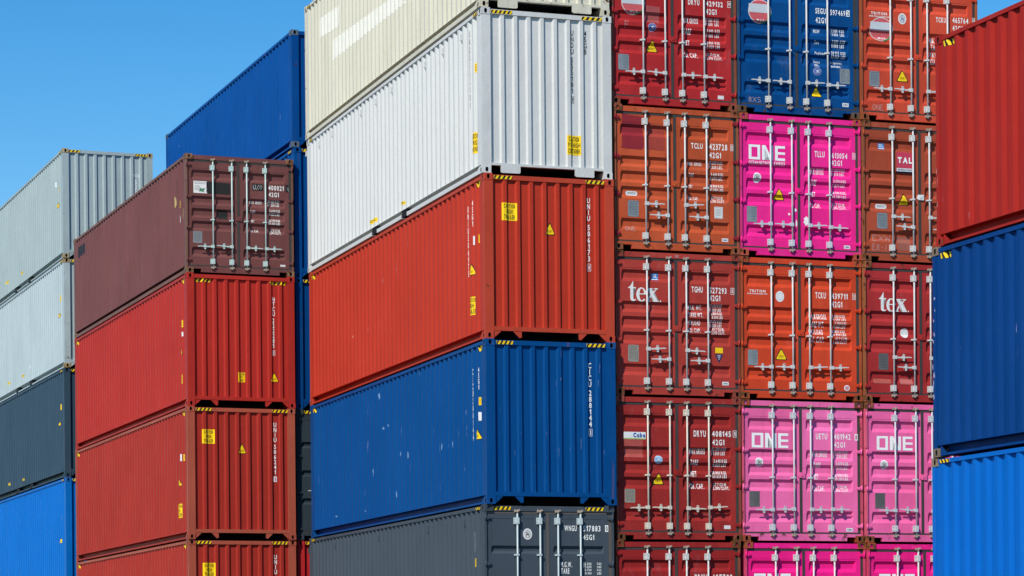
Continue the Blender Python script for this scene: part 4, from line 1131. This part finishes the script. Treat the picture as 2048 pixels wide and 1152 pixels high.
# wall of doors, right column
container('D34', (7.37, .036, 10.074), .0007, SD, 'D', 'p', 'orange container with a round sticker, top of the door column against the sky', (204, 76, 52), 16, .12, 0.40, 0.15, castrust=.8, frame='#a05434')
container('D33', (7.397, .045, 7.477), .0007, SD, 'D', 'p', 'brown red container with a pink sticker and chalk letters, half behind the nearest stack', (168, 74, 50), 17, .14, 0.43, 0.15, castrust=.9, handles='two', frame='#8c5236', lock='#d8d8d4')
container('D32', (7.402, .05, 4.88), .0007, SD, 'D', 'p', 'red container with a white serif logo, half behind the nearest stack', (166, 47, 47), 18, .14, 0.45, 0.15, castrust=.9, handles='two', frame='#a0603c')
container('D31', (7.42, .06, 2.283), .0007, SD, 'D', 'p', 'pink container half hidden behind the nearest stack, right of the faded pink one', (247, 102, 160), 19, .14, 0.35, 0.17, castrust=.85, frame='#cc5a74', casting='#9c5236', bars=flat('#c0c2c6', .45))
container('D30', (7.445, .051, -.314), .0007, SD, 'D', 'p', 'magenta container cut by the bottom edge, next to the nearest bright blue container', (250, 31, 132), 20, .12, 0.35, 0.13, castrust=.8, frame='#cc4468', casting='#a8502f')
# second row, left stack
YB0 = .0329
container('B03', (-2.571, 12.757, 8.7), YB0, SD, 'D', 'p', 'brown container with black painted-over patches on its doors, topping the stack of red ones', (114, 70, 68), 21, .12, .3, .1, castrust=.8, frame='#7a5548', bars=flat('#b4cac6', .42), casting='#8a6a52')
container('B02', (-2.574, 12.736, 5.798), YB0, HC, 'E', 'g', 'red container with a small yellow sign low on its end, directly under the brown one', (172, 47, 39), 22, .05, .15, .06, castrust=.3, tape='panel')
container('B01', (-2.586, 12.737, 2.896), YB0, HC, 'E', 'g', 'red container with a large yellow sign high on its end, second below the brown one', (162, 48, 38), 23, .08, .22, .08, castrust=.5, frame='#a8523e', tape='panel')
container('B00', (-2.582, 12.763, -.006), YB0, HC, 'E', 'g', 'red container cut by the bottom edge, third below the brown one', (162, 48, 38), 24, .08, .22, .08, castrust=.5, frame='#a8523e', tape='panel')
# second row, right stack
YB1 = .0287
container('B14', (-.12, 12.975, 11.611), YB1, SD, 'E', 'g', 'blue container rising against the sky behind the brown one', (0, 72, 142), 25, .06, .12, .08, castrust=.45, scratch=.3, casting='#5a6a7a')
container('B13', (-.086, 12.972, 8.709), YB1, HC, 'E', 'g', 'dark blue container squeezed between the brown one and the white one', (0, 73, 140), 26, .04, .12, .06, castrust=.25, tape='rail')
container('B12', (-.091, 12.942, 5.807), YB1, HC, 'E', 'g', 'dark blue container in the narrow gap beside the middle red stack', (0, 65, 126), 27, .04, .12, .06, castrust=.2, tape='rail')
container('B11', (-.1, 12.938, 2.905), YB1, HC, 'D', 'g', 'dark grey container with doors, seen only in a narrow gap', (51, 62, 69), 28, .04, .2, .06, castrust=.3, tape='rail', bars=ZINC)
container('B10', (-.091, 12.957, .003), YB1, HC, 'E', 'g', 'crimson container at the bottom of the narrow gap, under the dark grey one', (184, 41, 44), 29, .06, .15, .06, castrust=.2, tape='panel')
# third row, far left
YC = .036
container('C03', (-3.06, 26.036, 10.993), YC, HC, 'E', 'g', 'grey green container with open sky behind it, top of the far left stack', (161, 176, 176), 30, .06, .2, .06, castrust=.5, tape='rail', pockets=True, casting='#a89a78')
container('C02', (-3.051, 26.055, 8.091), YC, HC, 'E', 'g', 'pale grey container, second from the top of the far left stack', (174, 188, 190), 31, .1, .22, .06, castrust=.65, tape='rail', pockets=True, casting='#a88f68')
container('C01', (-3.067, 26.075, 5.189), YC, HC, 'E', 'g', 'dark slate blue container, third from the top of the far left stack', (52, 74, 90), 32, .05, .15, .06, castrust=.35, tape='rail', pockets=True)
container('C00', (-3.058, 26.064, 2.287), YC, HC, 'E', 'g', 'bright blue container in the bottom left corner of the picture', (0, 106, 190), 33, .06, .12, .06, castrust=.5, tape='rail')
# nearest stack, right edge
YR_ = .037
container('R2', (3.311, -23.431, 5.784), YR_, HC, 'E', 'g', 'red container side running out of the right edge, top of the nearest stack', (160, 36, 28), 34, .06, .15, .08, castrust=.45, tape='panel', scratch=.3)
container('R1', (3.277, -23.36, 2.882), YR_, HC, 'E', 'g', 'dark blue container side at the right edge, under the nearest red one', (0, 57, 118), 35, .05, .12, .05, castrust=.5, tape='panel', scratch=.4, casting='#7a6a5a')
container('R0', (3.292, -23.281, -.02), YR_, HC, 'E', 'g', 'bright blue container side at the bottom right corner, in the nearest stack', (0, 98, 185), 36, .05, .12, .05, castrust=.5, tape='rail', scratch=.2, casting='#8a7a62')
# lowest tier, standing on the ground just below the picture
for key, pos, yaw, h, lab, col in (
        ('GA', (0, 0), 0, HC, 'bottom container on the ground under the slate grey one', '#8c2f2a'), ('G1', (2.49, .1), .0008, SD, 'bottom container on the ground under the left column of doors', '#8f3a2e'),
        ('G2', (4.97, .1), .0007, SD, 'bottom container on the ground under the middle column of doors', '#9a452e'), ('G3', (7.44, .05), .0007, SD, 'bottom container on the ground under the right column of doors', '#7e3030'),
        ('GB', (-2.58, 12.75), YB0, HC, 'bottom container on the ground under the stack of red ones', '#a5382c'), ('GC', (-.09, 12.95), YB1, HC, 'bottom container on the ground under the crimson one', '#234a78'),
        ('GD', (-3.06, 26.06), YC, SD, 'bottom container on the ground in the far left stack', '#6a7478'), ('GE', (3.29, -23.3), YR_, HC, 'bottom container on the ground in the nearest stack', '#8a2f2a')):
    container(key, (pos[0], pos[1], GZ + .003), yaw, h, 'E', 'g', lab, col, 40 + len(key) + ord(key[1]), .1, castrust=.5)
container('GF', (-3.06, 26.06, GZ + .003 + SD), YC, SD, 'E', 'g', 'second container from the ground in the far left stack, below the bright blue one', '#50606c', 60, .1, castrust=.5)
